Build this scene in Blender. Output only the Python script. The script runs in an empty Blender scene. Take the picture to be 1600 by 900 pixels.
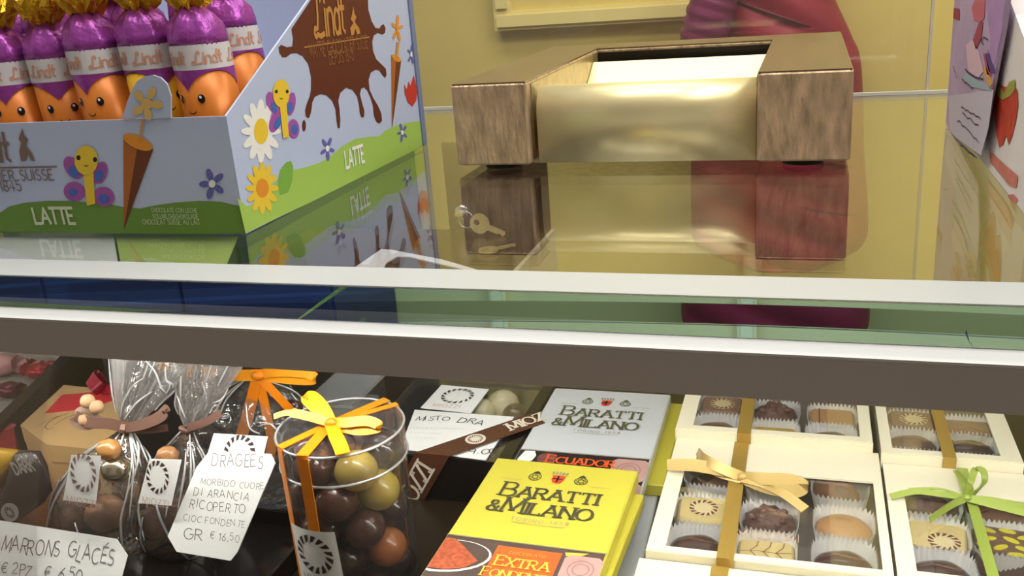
import bpy, math, random
from mathutils import Vector, Matrix
random.seed(7)
R = math.radians
SC = bpy.context.scene
COL = SC.collection

# ------------------------------------------------------------------ camera
CH = 0.12                                   # camera height above the glass counter top (z = 0)
FPX = 1445.58
def _cam():
    a, b, c = R(18.4933), R(-18.7544), R(-4.4669)
    base = Matrix(((1,0,0),(0,0,-1),(0,1,0)))
    return Matrix.Rotation(a,3,'Z') @ base @ Matrix.Rotation(b,3,'X') @ Matrix.Rotation(c,3,'Z')
CM = _cam()
CAMP = Vector((0,0,CH))
cd = bpy.data.cameras.new('camera'); cam = bpy.data.objects.new('camera', cd); COL.objects.link(cam)
cam.matrix_world = Matrix.Translation(CAMP) @ CM.to_4x4()
cd.sensor_width = 36; cd.lens = FPX/1600*36; cd.clip_start = 0.01
SC.camera = cam

# ------------------------------------------------------------------ world, lamps, exposure
w = bpy.data.worlds.new('shop_ambient'); SC.world = w; w.use_nodes = True
w.node_tree.nodes['Background'].inputs[0].default_value = (1.0, 0.93, 0.84, 1)
w.node_tree.nodes['Background'].inputs[1].default_value = 0.37
def area(name, loc, rot, sx, sy, power, col=(1,.95,.88)):
    l = bpy.data.lights.new(name,'AREA'); l.shape='RECTANGLE'; l.size=sx; l.size_y=sy; l.energy=power; l.color=col
    o = bpy.data.objects.new(name,l); COL.objects.link(o); o.location=loc; o.rotation_euler=rot
    return o
area('ceiling_lamp', (-.25,.35,1.55), (0,0,0), 1.5, .5, 20)
area('ceiling_lamp', (1.1,.35,1.3), (0,R(38),0), .5, 1.4, 17)
area('ceiling_lamp', (-.2,1.35,1.5), (R(20),0,0), 2.2, .4, 20)
SC.view_settings.view_transform='Standard'; SC.view_settings.look='None'
SC.cycles.max_bounces=20; SC.cycles.glossy_bounces=16; SC.cycles.transmission_bounces=16; SC.cycles.transparent_max_bounces=24; SC.cycles.diffuse_bounces=3
SC.view_settings.exposure=0.0; SC.view_settings.gamma=1; SC.view_settings.use_curve_mapping=False

# ------------------------------------------------------------------ a pixel's ray meets a real plane
def ray(px,py): return CM @ Vector((px-800, 450-py, -FPX))
def at_z(px,py,z): r=ray(px,py); return CAMP+r*((z-CH)/r.z)
def at_y(px,py,y): r=ray(px,py); return CAMP+r*(y/r.y)
def at_x(px,py,x): r=ray(px,py); return CAMP+r*(x/r.x)
def under(px,py,z=None,y=None):
    """the same ray after it has bent through the 15.5 mm glass top"""
    r=ray(px,py).normalized(); P=at_z(px,py,0); h=Vector((r.x,r.y,0)); c=h.length/1.52; k=.0155*c/math.sqrt(1-c*c)
    P=P+h.normalized()*k; P.z=-.0155
    return P+r*((z-P.z)/r.z) if z is not None else P+r*((y-P.y)/r.y)
def at_pl(px,py,p,n): r=ray(px,py); return CAMP+r*((Vector(p)-CAMP).dot(n)/r.dot(n))

# ------------------------------------------------------------------ materials
def S(r,g,b):
    return tuple(((c/255)/12.92 if c/255<=.04045 else ((c/255+.055)/1.055)**2.4) for c in (r,g,b))
MC={}
def mat(name, col, rough=.5, metal=0, spec=.5, var=0, vscale=60, bump=0, bscale=200, coat=0, trans=0, ior=1.45, emit=None, estr=0, sss=0, stretch=None):
    if name in MC: return MC[name]
    m=bpy.data.materials.new(name); m.use_nodes=True; nt=m.node_tree; p=nt.nodes['Principled BSDF']
    p.inputs['Base Color'].default_value=(*col,1); p.inputs['Roughness'].default_value=rough
    p.inputs['Metallic'].default_value=metal; p.inputs['Specular IOR Level'].default_value=spec
    p.inputs['Coat Weight'].default_value=coat; p.inputs['Transmission Weight'].default_value=trans; p.inputs['IOR'].default_value=ior
    if sss: p.inputs['Subsurface Weight'].default_value=sss; p.inputs['Subsurface Scale'].default_value=.004
    if emit: p.inputs['Emission Color'].default_value=(*emit,1); p.inputs['Emission Strength'].default_value=estr
    tc=None
    def coords(sc):
        nonlocal tc
        if tc is None: tc=nt.nodes.new('ShaderNodeTexCoord')
        mp=nt.nodes.new('ShaderNodeMapping'); nt.links.new(tc.outputs['Object'],mp.inputs[0])
        if stretch: mp.inputs['Scale'].default_value=stretch
        n=nt.nodes.new('ShaderNodeTexNoise'); n.inputs['Scale'].default_value=sc; n.inputs['Detail'].default_value=5
        nt.links.new(mp.outputs[0],n.inputs['Vector']); return n
    if var:
        n=coords(vscale); rp=nt.nodes.new('ShaderNodeValToRGB')
        rp.color_ramp.elements[0].position=.3; rp.color_ramp.elements[1].position=.7
        rp.color_ramp.elements[0].color=(*[c*(1-var) for c in col],1); rp.color_ramp.elements[1].color=(*[min(1,c*(1+var)) for c in col],1)
        nt.links.new(n.outputs[0],rp.inputs[0]); nt.links.new(rp.outputs[0],p.inputs['Base Color'])
    if bump:
        n=coords(bscale); b=nt.nodes.new('ShaderNodeBump'); b.inputs['Strength'].default_value=bump; b.inputs['Distance'].default_value=.002
        nt.links.new(n.outputs[0],b.inputs['Height']); nt.links.new(b.outputs[0],p.inputs['Normal'])
    MC[name]=m; return m
def film(name, tint=(1,1,1), rough=.05, gain=1.0, base=0.03, haze=0.0, hcol=(.9,.9,.9), bump=0, bscale=80):
    """thin clear plastic / thin pane: straight-through transmission plus Fresnel gloss, a little white haze"""
    if name in MC: return MC[name]
    m=bpy.data.materials.new(name); m.use_nodes=True; nt=m.node_tree; nt.nodes.remove(nt.nodes['Principled BSDF'])
    out=nt.nodes['Material Output']
    t=nt.nodes.new('ShaderNodeBsdfTransparent'); t.inputs[0].default_value=(*tint,1)
    g=nt.nodes.new('ShaderNodeBsdfGlossy'); g.inputs['Roughness'].default_value=rough
    d=nt.nodes.new('ShaderNodeBsdfDiffuse'); d.inputs[0].default_value=(*hcol,1)
    m1=nt.nodes.new('ShaderNodeMixShader'); m1.inputs[0].default_value=haze
    nt.links.new(t.outputs[0],m1.inputs[1]); nt.links.new(d.outputs[0],m1.inputs[2])
    lw=nt.nodes.new('ShaderNodeFresnel'); lw.inputs[0].default_value=1.45
    ma=nt.nodes.new('ShaderNodeMath'); ma.operation='MULTIPLY_ADD'; ma.inputs[1].default_value=gain; ma.inputs[2].default_value=base; ma.use_clamp=True
    nt.links.new(lw.outputs[0],ma.inputs[0])
    m2=nt.nodes.new('ShaderNodeMixShader'); nt.links.new(ma.outputs[0],m2.inputs[0]); nt.links.new(m1.outputs[0],m2.inputs[1]); nt.links.new(g.outputs[0],m2.inputs[2])
    if bump:
        tc=nt.nodes.new('ShaderNodeTexCoord'); n=nt.nodes.new('ShaderNodeTexNoise'); n.inputs['Scale'].default_value=bscale; n.inputs['Detail'].default_value=3
        nt.links.new(tc.outputs['Object'],n.inputs['Vector'])
        b=nt.nodes.new('ShaderNodeBump'); b.inputs['Strength'].default_value=bump; b.inputs['Distance'].default_value=.004
        nt.links.new(n.outputs[0],b.inputs['Height']); nt.links.new(b.outputs[0],g.inputs['Normal']); nt.links.new(b.outputs[0],lw.inputs['Normal'])
    nt.links.new(m2.outputs[0],out.inputs[0]); MC[name]=m; return m
def slab_glass():
    m=bpy.data.materials.new('counter_glass'); m.use_nodes=True; nt=m.node_tree; nt.nodes.remove(nt.nodes['Principled BSDF'])
    g=nt.nodes.new('ShaderNodeBsdfGlass'); g.inputs['Roughness'].default_value=0; g.inputs['IOR'].default_value=1.52; g.inputs[0].default_value=(1,1,1,1)
    v=nt.nodes.new('ShaderNodeVolumeAbsorption'); v.inputs[0].default_value=(.16,.60,1.0,1); v.inputs[1].default_value=2.5
    nt.links.new(g.outputs[0],nt.nodes['Material Output'].inputs[0]); nt.links.new(v.outputs[0],nt.nodes['Material Output'].inputs[1])
    return m

# ------------------------------------------------------------------ mesh building
class MB:
    def __init__(s): s.v=[]; s.f=[]
    def quad(s,*p): i=len(s.v); s.v+=[Vector(q) for q in p]; s.f.append(tuple(range(i,i+len(p)))); return s
    poly=quad
    def prism(s,pts,off):
        """polygon extruded by the vector off"""
        off=Vector(off); n=len(pts); i=len(s.v); s.v+=[Vector(p) for p in pts]+[Vector(p)+off for p in pts]
        s.f.append(tuple(range(i+n-1,i-1,-1))); s.f.append(tuple(range(i+n,i+2*n)))
        for k in range(n): j=(k+1)%n; s.f.append((i+k,i+j,i+n+j,i+n+k))
        return s
    def box(s,x0,x1,y0,y1,z0,z1): return s.prism([(x0,y0,z0),(x1,y0,z0),(x1,y1,z0),(x0,y1,z0)],(0,0,z1-z0))
    def bbox(s,x0,x1,y0,y1,z0,z1,b=.001):
        """box with bevelled vertical and top edges"""
        def ring(d,z): return [(x0+d+b,y0+d,z),(x1-d-b,y0+d,z),(x1-d,y0+d+b,z),(x1-d,y1-d-b,z),(x1-d-b,y1-d,z),(x0+d+b,y1-d,z),(x0+d,y1-d-b,z),(x0+d,y0+d+b,z)]
        return s.loft([ring(b,z0),ring(0,z0+b),ring(0,z1-b),ring(b,z1)])
    def loft(s,rings,cap=True,close=True):
        n=len(rings[0]); i=len(s.v)
        for r in rings: s.v+=[Vector(p) for p in r]
        for a in range(len(rings)-1):
            for k in range(n if close else n-1):
                j=(k+1)%n; s.f.append((i+a*n+k,i+a*n+j,i+(a+1)*n+j,i+(a+1)*n+k))
        if cap: s.f.append(tuple(range(i+n-1,i-1,-1))); s.f.append(tuple(range(i+(len(rings)-1)*n,i+len(rings)*n)))
        return s
    def lathe(s,c,prof,n=24,cap=True,axis=None,wob=None):
        """prof: (r,z) list about an upright (or given) axis through c"""
        c=Vector(c); ax=Vector(axis or (0,0,1)).normalized(); u=ax.orthogonal().normalized() if axis else Vector((1,0,0)); v=ax.cross(u)
        rings=[]
        for q,(r,z) in enumerate(prof):
            rings.append([c+ax*z+(u*math.cos(2*math.pi*k/n)+v*math.sin(2*math.pi*k/n))*(r*(wob(k,q) if wob else 1)) for k in range(n)])
        return s.loft(rings,cap)
    def ball(s,c,r,n=16,m=10,rot=None,fn=None):
        c=Vector(c); r=Vector(r) if not isinstance(r,(int,float)) else Vector((r,r,r)); i=len(s.v)
        def pt(d):
            k=fn(d) if fn else 1
            q=Vector((d.x*r.x*k,d.y*r.y*k,d.z*r.z*k)); return c+(rot@q if rot else q)
        s.v.append(pt(Vector((0,0,-1))))
        for a in range(1,m):
            t=math.pi*a/m-math.pi/2
            for k in range(n): p=2*math.pi*k/n; s.v.append(pt(Vector((math.cos(t)*math.cos(p),math.cos(t)*math.sin(p),math.sin(t)))))
        s.v.append(pt(Vector((0,0,1)))); top=len(s.v)-1
        for k in range(n): s.f.append((i,i+1+(k+1)%n,i+1+k)); s.f.append((top,i+1+(m-2)*n+k,i+1+(m-2)*n+(k+1)%n))
        for a in range(m-2):
            for k in range(n): j=(k+1)%n; b=i+1+a*n; s.f.append((b+k,b+j,b+n+j,b+n+k))
        return s
    def tube(s,path,r,n=8,closed=False):
        path=[Vector(p) for p in path]; rings=[]; N=len(path); up=None
        for k,p in enumerate(path):
            t=((path[(k+1)%N] if closed or k<N-1 else p)-(path[k-1] if closed or k>0 else p)).normalized()
            if up is None: up=t.orthogonal().normalized()
            up=(up-t*up.dot(t)).normalized(); v=t.cross(up); rr=r[k] if isinstance(r,(list,tuple)) else r
            rings.append([p+(up*math.cos(2*math.pi*q/n)+v*math.sin(2*math.pi*q/n))*rr for q in range(n)])
        if closed: rings.append(rings[0])
        return s.loft(rings,not closed)
    def ribbon(s,path,side,wd,t=.0004):
        """flat band: path points, side = vector or list, wd = width or list"""
        path=[Vector(p) for p in path]; N=len(path); rings=[]
        for k,p in enumerate(path):
            tg=(path[min(k+1,N-1)]-path[max(k-1,0)]).normalized(); sd=Vector(side[k] if isinstance(side,list) else side); sd=(sd-tg*sd.dot(tg)).normalized()
            n=tg.cross(sd)*t/2; ww=(wd[k] if isinstance(wd,list) else wd)/2
            rings.append([p-sd*ww-n,p+sd*ww-n,p+sd*ww+n,p-sd*ww+n])
        for a,b in ((0,1),(1,2),(2,3),(3,0)):
            i=len(s.v)
            for r in rings: s.v+=[r[a],r[b]]
            for k in range(N-1): s.f.append((i+2*k,i+2*k+1,i+2*k+3,i+2*k+2))
        s.poly(*rings[0]); s.poly(*rings[-1]); return s
    def sheet(s,fn,nu,nv):
        i=len(s.v)
        for a in range(nu+1):
            for b in range(nv+1): s.v.append(Vector(fn(a/nu,b/nv)))
        for a in range(nu):
            for b in range(nv): q=i+a*(nv+1)+b; s.f.append((q,q+1,q+nv+2,q+nv+1))
        return s
    def build(s,name,m,parent=None,smooth=False,label=None,cat=None,kind=None,group=None,base=None):
        root=parent
        while root is not None and root.parent is not None: root=root.parent
        off=root.location.copy() if root is not None else (Vector(base) if base is not None else Vector((0,0,0)))
        if root is None and base is None and s.v:
            lo=[min(v[k] for v in s.v) for k in range(3)]; hi=[max(v[k] for v in s.v) for k in range(3)]
            off=Vector(((lo[0]+hi[0])/2,(lo[1]+hi[1])/2,lo[2]))
        me=bpy.data.meshes.new(name); me.from_pydata([v-off for v in s.v],[],s.f); me.validate(); me.update()
        if smooth:
            for p in me.polygons: p.use_smooth=True
        for mm in (m if isinstance(m,list) else [m]): me.materials.append(mm)
        o=bpy.data.objects.new(name,me); COL.objects.link(o)
        if parent is not None: o.parent=parent
        else: o.location=off
        tag(o,label,cat,kind,group); return o
def tag(o,label=None,cat=None,kind=None,group=None):
    if label: o['label']=label
    if cat: o['category']=cat
    if kind: o['kind']=kind
    if group: o['group']=group
def thing(name,label,cat,loc=(0,0,0),group=None):
    o=bpy.data.objects.new(name,None); COL.objects.link(o); o.location=loc; o.empty_display_size=.01; tag(o,label,cat,None,group); return o
def spline(pts,n=8):
    pts=[Vector(p) for p in pts]; out=[]
    for i in range(len(pts)-1):
        p0=pts[max(i-1,0)];p1=pts[i];p2=pts[i+1];p3=pts[min(i+2,len(pts)-1)]
        for k in range(n):
            t=k/n; out.append(.5*((2*p1)+(p2-p0)*t+(2*p0-5*p1+4*p2-p3)*t*t+(3*p1-p0-3*p2+p3)*t**3))
    out.append(pts[-1]); return out

# ------------------------------------------------------------------ stroke lettering
def arc(cx,cy,rx,ry,a0,a1,n=9): return [(cx+rx*math.cos(R(a0+(a1-a0)*k/n)),cy+ry*math.sin(R(a0+(a1-a0)*k/n))) for k in range(n+1)]
GL={
'A':(.74,[[(0,0),(.37,1)],[(.37,1),(.74,0)],[(.13,.34),(.61,.34)]]),
'B':(.6,[[(0,0),(0,1)],[(0,1)]+arc(.3,.76,.24,.24,90,-90)+[(0,.52)],[(0,.52)]+arc(.32,.26,.28,.26,90,-90)+[(0,0)]]),
'C':(.7,[arc(.42,.5,.42,.5,50,310,14)]),
'D':(.7,[[(0,0),(0,1)],[(0,1)]+arc(.28,.5,.42,.5,90,-90,12)+[(0,0)]]),
'E':(.55,[[(0,0),(0,1)],[(0,1),(.52,1)],[(0,.52),(.42,.52)],[(0,0),(.55,0)]]),
'F':(.52,[[(0,0),(0,1)],[(0,1),(.52,1)],[(0,.5),(.42,.5)]]),
'G':(.75,[arc(.42,.5,.42,.5,50,340,14)+[(.8,.45),(.5,.45)]]),
'H':(.66,[[(0,0),(0,1)],[(.66,0),(.66,1)],[(0,.5),(.66,.5)]]),
'I':(.1,[[(.05,0),(.05,1)]]),
'K':(.6,[[(0,0),(0,1)],[(0,.45),(.58,1)],[(.2,.6),(.6,0)]]),
'L':(.52,[[(0,1),(0,0)],[(0,0),(.52,0)]]),
'M':(.86,[[(0,0),(.08,1)],[(.08,1),(.43,.15)],[(.43,.15),(.78,1)],[(.78,1),(.86,0)]]),
'N':(.68,[[(0,0),(0,1)],[(0,1),(.68,0)],[(.68,0),(.68,1)]]),
'O':(.8,[arc(.4,.5,.4,.5,0,360,20)]),
'P':(.56,[[(0,0),(0,1)],[(0,1)]+arc(.3,.74,.26,.26,90,-90)+[(0,.48)]]),
'R':(.62,[[(0,0),(0,1)],[(0,1)]+arc(.3,.75,.26,.25,90,-90)+[(0,.5)],[(.25,.5),(.62,0)]]),
'S':(.52,[arc(.27,.75,.24,.25,40,240,9)+arc(.26,.25,.26,.25,80,-150,9)]),
'T':(.64,[[(0,1),(.64,1)],[(.32,1),(.32,0)]]),
'U':(.64,[[(0,1),(0,.3)]+arc(.32,.3,.32,.3,180,360,9)+[(.64,1)]]),
'V':(.66,[[(0,1),(.33,0)],[(.33,0),(.66,1)]]),
'X':(.64,[[(0,0),(.64,1)],[(0,1),(.64,0)]]),
'Z':(.58,[[(0,1),(.56,1)],[(.56,1),(0,0)],[(0,0),(.58,0)]]),
'&':(.66,[[(.62,0),(.16,.68)]+arc(.3,.8,.17,.19,200,-20,8)+[(.1,.38)]+arc(.26,.22,.25,.22,150,330,8)+[(.62,.45)]]),
'0':(.6,[arc(.3,.5,.3,.5,0,360,18)]),'1':(.26,[[(0,.78),(.2,1)],[(.2,1),(.2,0)]]),
'2':(.54,[arc(.27,.72,.25,.28,165,-30,9)+[(0,0),(.54,0)]]),'4':(.58,[[(.4,0),(.4,1),(0,.3),(.58,.3)]]),
'5':(.54,[[(.5,1),(.08,1),(.05,.55)]+arc(.25,.32,.27,.32,120,-150,10)]),
'6':(.56,[[(.46,1),(.1,.5)]+arc(.28,.28,.27,.28,170,-190,14)]),
'7':(.5,[[(0,1),(.5,1),(.15,0)]]),'8':(.54,[arc(.27,.75,.22,.25,0,360,12),arc(.27,.26,.27,.26,0,360,12)]),
'9':(.56,[arc(.28,.72,.27,.28,0,360,14)+[(.45,0)]]),
'.':(.1,[[(.03,0),(.07,.07)]]),',':(.1,[[(.07,.06),(0,-.15)]]),'-':(.4,[[(0,.45),(.4,.45)]]),"'":(.1,[[(.08,1),(.03,.8)]]),
'€':(.62,[arc(.4,.5,.36,.48,50,310,12),[(-.02,.58),(.5,.58)],[(-.02,.42),(.46,.42)]]),
'É':(.55,[[(0,0),(0,1)],[(0,1),(.52,1)],[(0,.52),(.42,.52)],[(0,0),(.55,0)],[(.2,1.12),(.42,1.3)]]),
'l':(.1,[[(.05,0),(.05,1)]]),'i':(.12,[[(.05,0),(.05,.62)],[(.05,.78),(.06,.86)]]),
'n':(.42,[[(0,0),(0,.6)],[(0,.4)]+arc(.2,.4,.2,.22,180,0,7)+[(.4,0)]]),
'd':(.42,[arc(.2,.3,.2,.3,0,360,12),[(.41,0),(.41,1.05)]]),
't':(.32,[[(.14,1),(.14,.1),(.3,.02)],[(-.02,.62),(.32,.62)]]),
' ':(.35,[]),
}
GL['ℒ']=(.8,[[(.62,.82)]+arc(.52,.82,.12,.18,0,180,6)+[(.38,.5),(.3,.2)]+arc(.16,.1,.12,.1,60,330,8)+[(.5,.0),(.8,.05)]])
def text2d(txt,h,wt=.12,serif=False,space=.2,slant=0,first=1.0,jit=0,pen=0.0,align='c'):
    """list of 2-D polygons; pen>0 thins the horizontals as a broad pen does"""
    rnd=random.Random(txt); P=[]; x=0; W=wt*h
    for k,ch in enumerate(txt):
        adv,strokes=GL.get(ch,GL[' ']); hh=h*(first if k==0 or (txt[0]=='&' and k==1 and first!=1) else 1)
        if txt[0]=='&' and k==0 and first!=1: hh=h*.95
        jx,jy,ja=(rnd.uniform(-jit,jit)*h*.2,rnd.uniform(-jit,jit)*h*.25,rnd.uniform(-jit,jit)*.35)
        for st in strokes:
            q=[]
            for (a,b) in st:
                a0,b0=a*hh,b*hh; a1=a0*math.cos(ja)-b0*math.sin(ja); b1=a0*math.sin(ja)+b0*math.cos(ja)
                q.append(Vector((x+a1+jx+b1*slant,b1+jy)))
            L,Rr=[],[]
            for i,p in enumerate(q):
                t=(q[min(i+1,len(q)-1)]-q[max(i-1,0)]); t=t.normalized() if t.length>1e-9 else Vector((1,0))
                n=Vector((-t.y,t.x)); ww=W*(1-pen*(1-abs(t.y)))/2
                e=0
                if i==0: p=p-t*W*.25
                if i==len(q)-1: p=p+t*W*.25
                L.append(p+n*ww); Rr.append(p-n*ww)
            for i in range(len(q)-1): P.append([L[i],Rr[i],Rr[i+1],L[i+1]])
            if serif:
                for e,o in ((0,1),(-1,-2)):
                    p=q[e]; t=p-q[o]
                    if len(q)==2 and abs(t.y)>abs(t.x)*1.2:
                        s=W*1.15; tt=W*.3; yy=p.y
                        P.append([Vector((p.x-s,yy-tt)),Vector((p.x+s,yy-tt)),Vector((p.x+s,yy+tt)),Vector((p.x-s,yy+tt))])
                    elif len(q)==2 and abs(t.x)>abs(t.y) and ch in 'ELTZF':
                        s=W*.28; d=-1 if p.y>.7*hh else 1
                        P.append([Vector((p.x-s,p.y)),Vector((p.x+s,p.y)),Vector((p.x+s,p.y+d*W*1.3)),Vector((p.x-s,p.y+d*W*1.3))])
        x+=adv*hh+space*h
    x-=space*h
    d={'c':-x/2,'l':0,'r':-x}[align]
    return [[Vector((p.x+d,p.y)) for p in pl] for pl in P]
JJ=0
def nj():
    global JJ; JJ=(JJ+1)%30; return JJ*.028
class Frame:
    """a flat face: origin, in-plane axes, outward normal"""
    def __init__(s,o,u,v): s.o=Vector(o); s.u=Vector(u).normalized(); s.v=Vector(v); s.v=(s.v-s.u*s.v.dot(s.u)).normalized(); s.n=s.u.cross(s.v)
    def __call__(s,a,b,lay=1): return s.o+s.u*a+s.v*b+s.n*(.00012*lay)
    def px(s,x,y,lay=1): return at_pl(x,y,s.o,s.n)+s.n*(.00012*lay)
    def loc(s,p): d=Vector(p)-s.o; return d.dot(s.u),d.dot(s.v)
    def sub(s,a,b,rot=0): c,q=math.cos(R(rot)),math.sin(R(rot)); return Frame(s(a,b,0),s.u*c+s.v*q,s.v*c-s.u*q)
def put_text(mb,fr,a,b,polys,lay=1,bend=None):
    for pl in polys:
        j=nj(); mb.poly(*[fr(a+p.x,b+p.y+(bend(p.x) if bend else 0),lay+j) for p in pl])
    return mb
def ell(cx,cy,rx,ry,rot=0,n=20):
    c,q=math.cos(R(rot)),math.sin(R(rot)); return [(cx+rx*math.cos(t)*c-ry*math.sin(t)*q, cy+rx*math.cos(t)*q+ry*math.sin(t)*c) for t in [2*math.pi*k/n for k in range(n)]]
def pxpoly(mb,fr,pts,lay=1):
    lay+=nj(); mb.poly(*[fr.px(x,y,lay) for x,y in pts])
    return mb
def decal(fr,pts,m,parent,name,lay=1,px=True):
    mb=MB()
    if px: pxpoly(mb,fr,pts,lay)
    else: mb.poly(*[fr(a,b,lay) for a,b in pts])
    return mb.build(name,m,parent)
def swirl(mb,fr,a,b,r,lay=1,n=14,inner=.68):
    """the ring of slanted wedges used as the maker's round emblem"""
    for k in range(n):
        t0=2*math.pi*k/n; dt=2*math.pi/n
        pts=[(r,t0),(r,t0+dt*.62),(r*inner,t0+dt*.95),(r*(inner+.08),t0+dt*.4)]
        j=nj(); mb.poly(*[fr(a+q*math.cos(t),b+q*math.sin(t),lay+j) for q,t in pts])
    return mb

# ================================================================== setting: wall, floor behind the counter
m_wall=mat('yellow_paint',S(216,196,112),.6,var=.04,vscale=6)
m_moul=mat('moulding_paint',S(232,216,140),.45)
MB().box(-3,3,2.2,2.3,-.95,1.7).build('wall_back',m_wall,kind='structure')
MB().box(-3,3,-1.5,2.2,-1.0,-.95).build('floor',mat('floor_tiles',S(120,105,85),.5,var=.1),kind='structure')

MB().box(-3,3,-1.9,-1.8,-.95,1.7).build('fill_cut_wall',mat('fill_cut_paint',S(136,122,110),.7),kind='structure')  # unseen wall added behind the camera to dim light on front faces
xc=at_y(632,100,2.19).x
nc=thing('navy_cabinet','dark navy blue cabinet by the wall behind the printed display box','cabinet',(xc-.5,2.05,-.95))
m_navy=mat('navy_lacquer',S(34,48,78),.35); MB().box(xc-1.1,xc,1.9,2.19,-.95,.85).build('carcass',m_navy,nc)
for k in range(3): MB().box(xc-1.09+.365*k,xc-.735+.365*k,1.885,1.9,-.9,.8).build('door',m_navy,nc); MB().box(xc-.76+.365*k,xc-.75+.365*k,1.87,1.885,-.1,.05).build('handle',mat('white_rail',S(226,228,228),.35),nc)
MB().box(xc-.95,xc-.62,1.876,1.885,.02,.18).build('notice',mat('white_card',S(238,238,236),.5),nc)
# framed panel on the wall
c0=at_y(780,42,2.2); c1=at_y(1130,24,2.2); zb=.5*(c0.z+c1.z)-.005; x0=c0.x; x1=x0+.62; zt=zb+.9
fp=thing('wall_panel','cream yellow framed panel on the yellow wall above the coin tray','panel',((x0+x1)/2,2.19,zb))
MB().box(x0+.03,x1-.03,2.185,2.2,zb+.03,zt-.03).build('panel_board',m_wall,fp)
def bar(a,b,c,d):   # moulding with a stepped profile
    q=MB(); q.box(a,b,2.165,2.2,c,d); q.box(a+.008,b-.008,2.157,2.165,c+.008,d-.008); return q
bar(x0,x1,zb,zb+.042).build('frame_bar',m_moul,fp); bar(x0,x1,zt-.042,zt).build('frame_bar',m_moul,fp)
bar(x0,x0+.042,zb+.042,zt-.042).build('frame_bar',m_moul,fp); bar(x1-.042,x1,zb+.042,zt-.042).build('frame_bar',m_moul,fp)

# burgundy quilted jacket hanging at the wall
def jacket():
    yj=2.1
    Rp=[(1275,-150),(1285,-60),(1303,0),(1330,60),(1346,110),(1350,250),(1356,340),(1350,385),(1310,408),(1260,424)]
    Lp=[(1165,-150),(1135,-60),(1118,0),(1095,60),(1085,110),(1080,250),(1080,340),(1085,385),(1130,412),(1200,424)]
    L=[at_y(*p,yj) for p in Lp]; Q=[at_y(*p,yj) for p in Rp]
    Ls=spline(L,7); Rs=spline(Q,7); n=28
    j=thing('puffer_jacket','burgundy quilted puffer jacket hanging at the yellow wall behind the coin tray','jacket',((L[5].x+Q[5].x)/2,yj,L[-1].z))
    rings=[]
    for i,(a,b) in enumerate(zip(Ls,Rs)):
        c=(a+b)/2; h=abs(b.x-a.x)/2; ring=[]
        for k in range(n):
            t=2*math.pi*k/n; q=.085*min(1,h/.1)
            s=c.z*11+math.cos(t)*.9; pu=1+.30*abs(math.sin(s*math.pi))**.5-.16
            ring.append((c.x+math.cos(t)*h*(1 if math.cos(t)>0 else 1),yj+math.sin(t)*q*pu,c.z))
        rings.append(ring)
    MB().loft(rings).build('body',mat('burgundy_nylon',S(146,33,50),.45,var=.12,vscale=12),j,smooth=True)
    # darker sleeve at the left with ribbed padding
    p=[at_y(1150,-120,2.0),at_y(1125,-30,2.0),at_y(1108,25,2.0),at_y(1096,75,2.01),at_y(1090,140,2.02)]
    pts=spline(p,10); MB().tube(pts,[.045*(1+.12*abs(math.sin(k*.9))) for k in range(len(pts))],14).build('sleeve',mat('plum_nylon',S(120,38,80),.4,var=.15,vscale=14),j,smooth=True)
    for zz in (.30,.20,.10,.0,-.10,-.20,-.30,-.40):
        best=min(range(len(Ls)),key=lambda i:abs((Ls[i].z+Rs[i].z)/2-zz)); c=(Ls[best]+Rs[best])/2; h=abs(Rs[best].x-Ls[best].x)/2; q=.085*min(1,h/.1)
        MB().tube([Vector((c.x+math.cos(t)*h*.97,yj+math.sin(t)*q*1.06,c.z-.05*math.cos(t))) for t in [math.pi+math.pi*k/14 for k in range(1,14)]],.0035,6).build('quilt_seam',mat('dark_burgundy',S(96,22,36),.5),j,smooth=True)
jacket()

# ================================================================== the display counter
GT=-.0155
YF=.3306
ct=thing('display_counter','glass topped shop display counter with grey front rail and stepped chocolate shelf','counter',(-.15,.6,-.95))
m_alu=mat('white_rail',S(226,228,228),.35,spec=.4)
m_band=mat('grey_rail',S(190,184,178),.38,spec=.4)
m_dark=mat('dark_shelf',S(44,34,24),.3,var=.15,vscale=30)
MB().box(-.9,.55,.22,.85,-.95,-.19).build('base_cabinet',mat('cabinet_brown',S(70,52,38),.5),ct)
MB().box(-.9,.55,.225,.85,-.19,-.18).build('shelf_floor',m_dark,ct)
MB().box(-.9,.55,YF,.852,GT,0).build('glass_top',slab_glass(),ct,label='thick green edged glass counter top')
MB().box(-.9,.55,YF+.0002,YF+.0245,.0003,.0007).build('edge_strip',film('frosted_strip',(.95,.97,.97),.25,gain=.6,haze=.80,hcol=S(205,210,209)),ct,label='frosted white strip along the front edge of the glass')
MB().prism([(-.9,.3175,GT-.0004),(-.9,.345,GT-.0004),(-.9,.345,GT-.004),(-.9,.3195,GT-.004)],(1.45,0,0)).build('rail_ledge',m_alu,ct,label='white ledge of the front rail')
MB().prism([(-.9,.318,GT-.002),(-.9,.322,GT-.002),(-.9,.327,-.036),(-.9,.3215,-.036)],(1.45,0,0)).build('rail_face',m_band,ct,label='dark grey face of the front rail')
MB().box(-.9,.55,.329,.343,-.034,-.0197).build('lamp_housing',m_alu,ct)
MB().prism([(-.88,.3405,-.0342),(-.88,.3365,-.0378),(-.88,.3355,-.0352),(-.88,.3375,-.0342)],(1.41,0,0)).build('lamp_strip',mat('led_strip',(1,1,1),.5,emit=(1,.96,.90),estr=54),ct,label='strip lamp under the front rail')
MB().prism([(-.9,.324,-.036),(-.9,.327,-.036),(-.9,.247,-.18),(-.9,.244,-.18)],(1.45,0,0)).build('front_pane',film('clear_pane',(.97,.985,.98),.02,gain=.5,base=0),ct)
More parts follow.
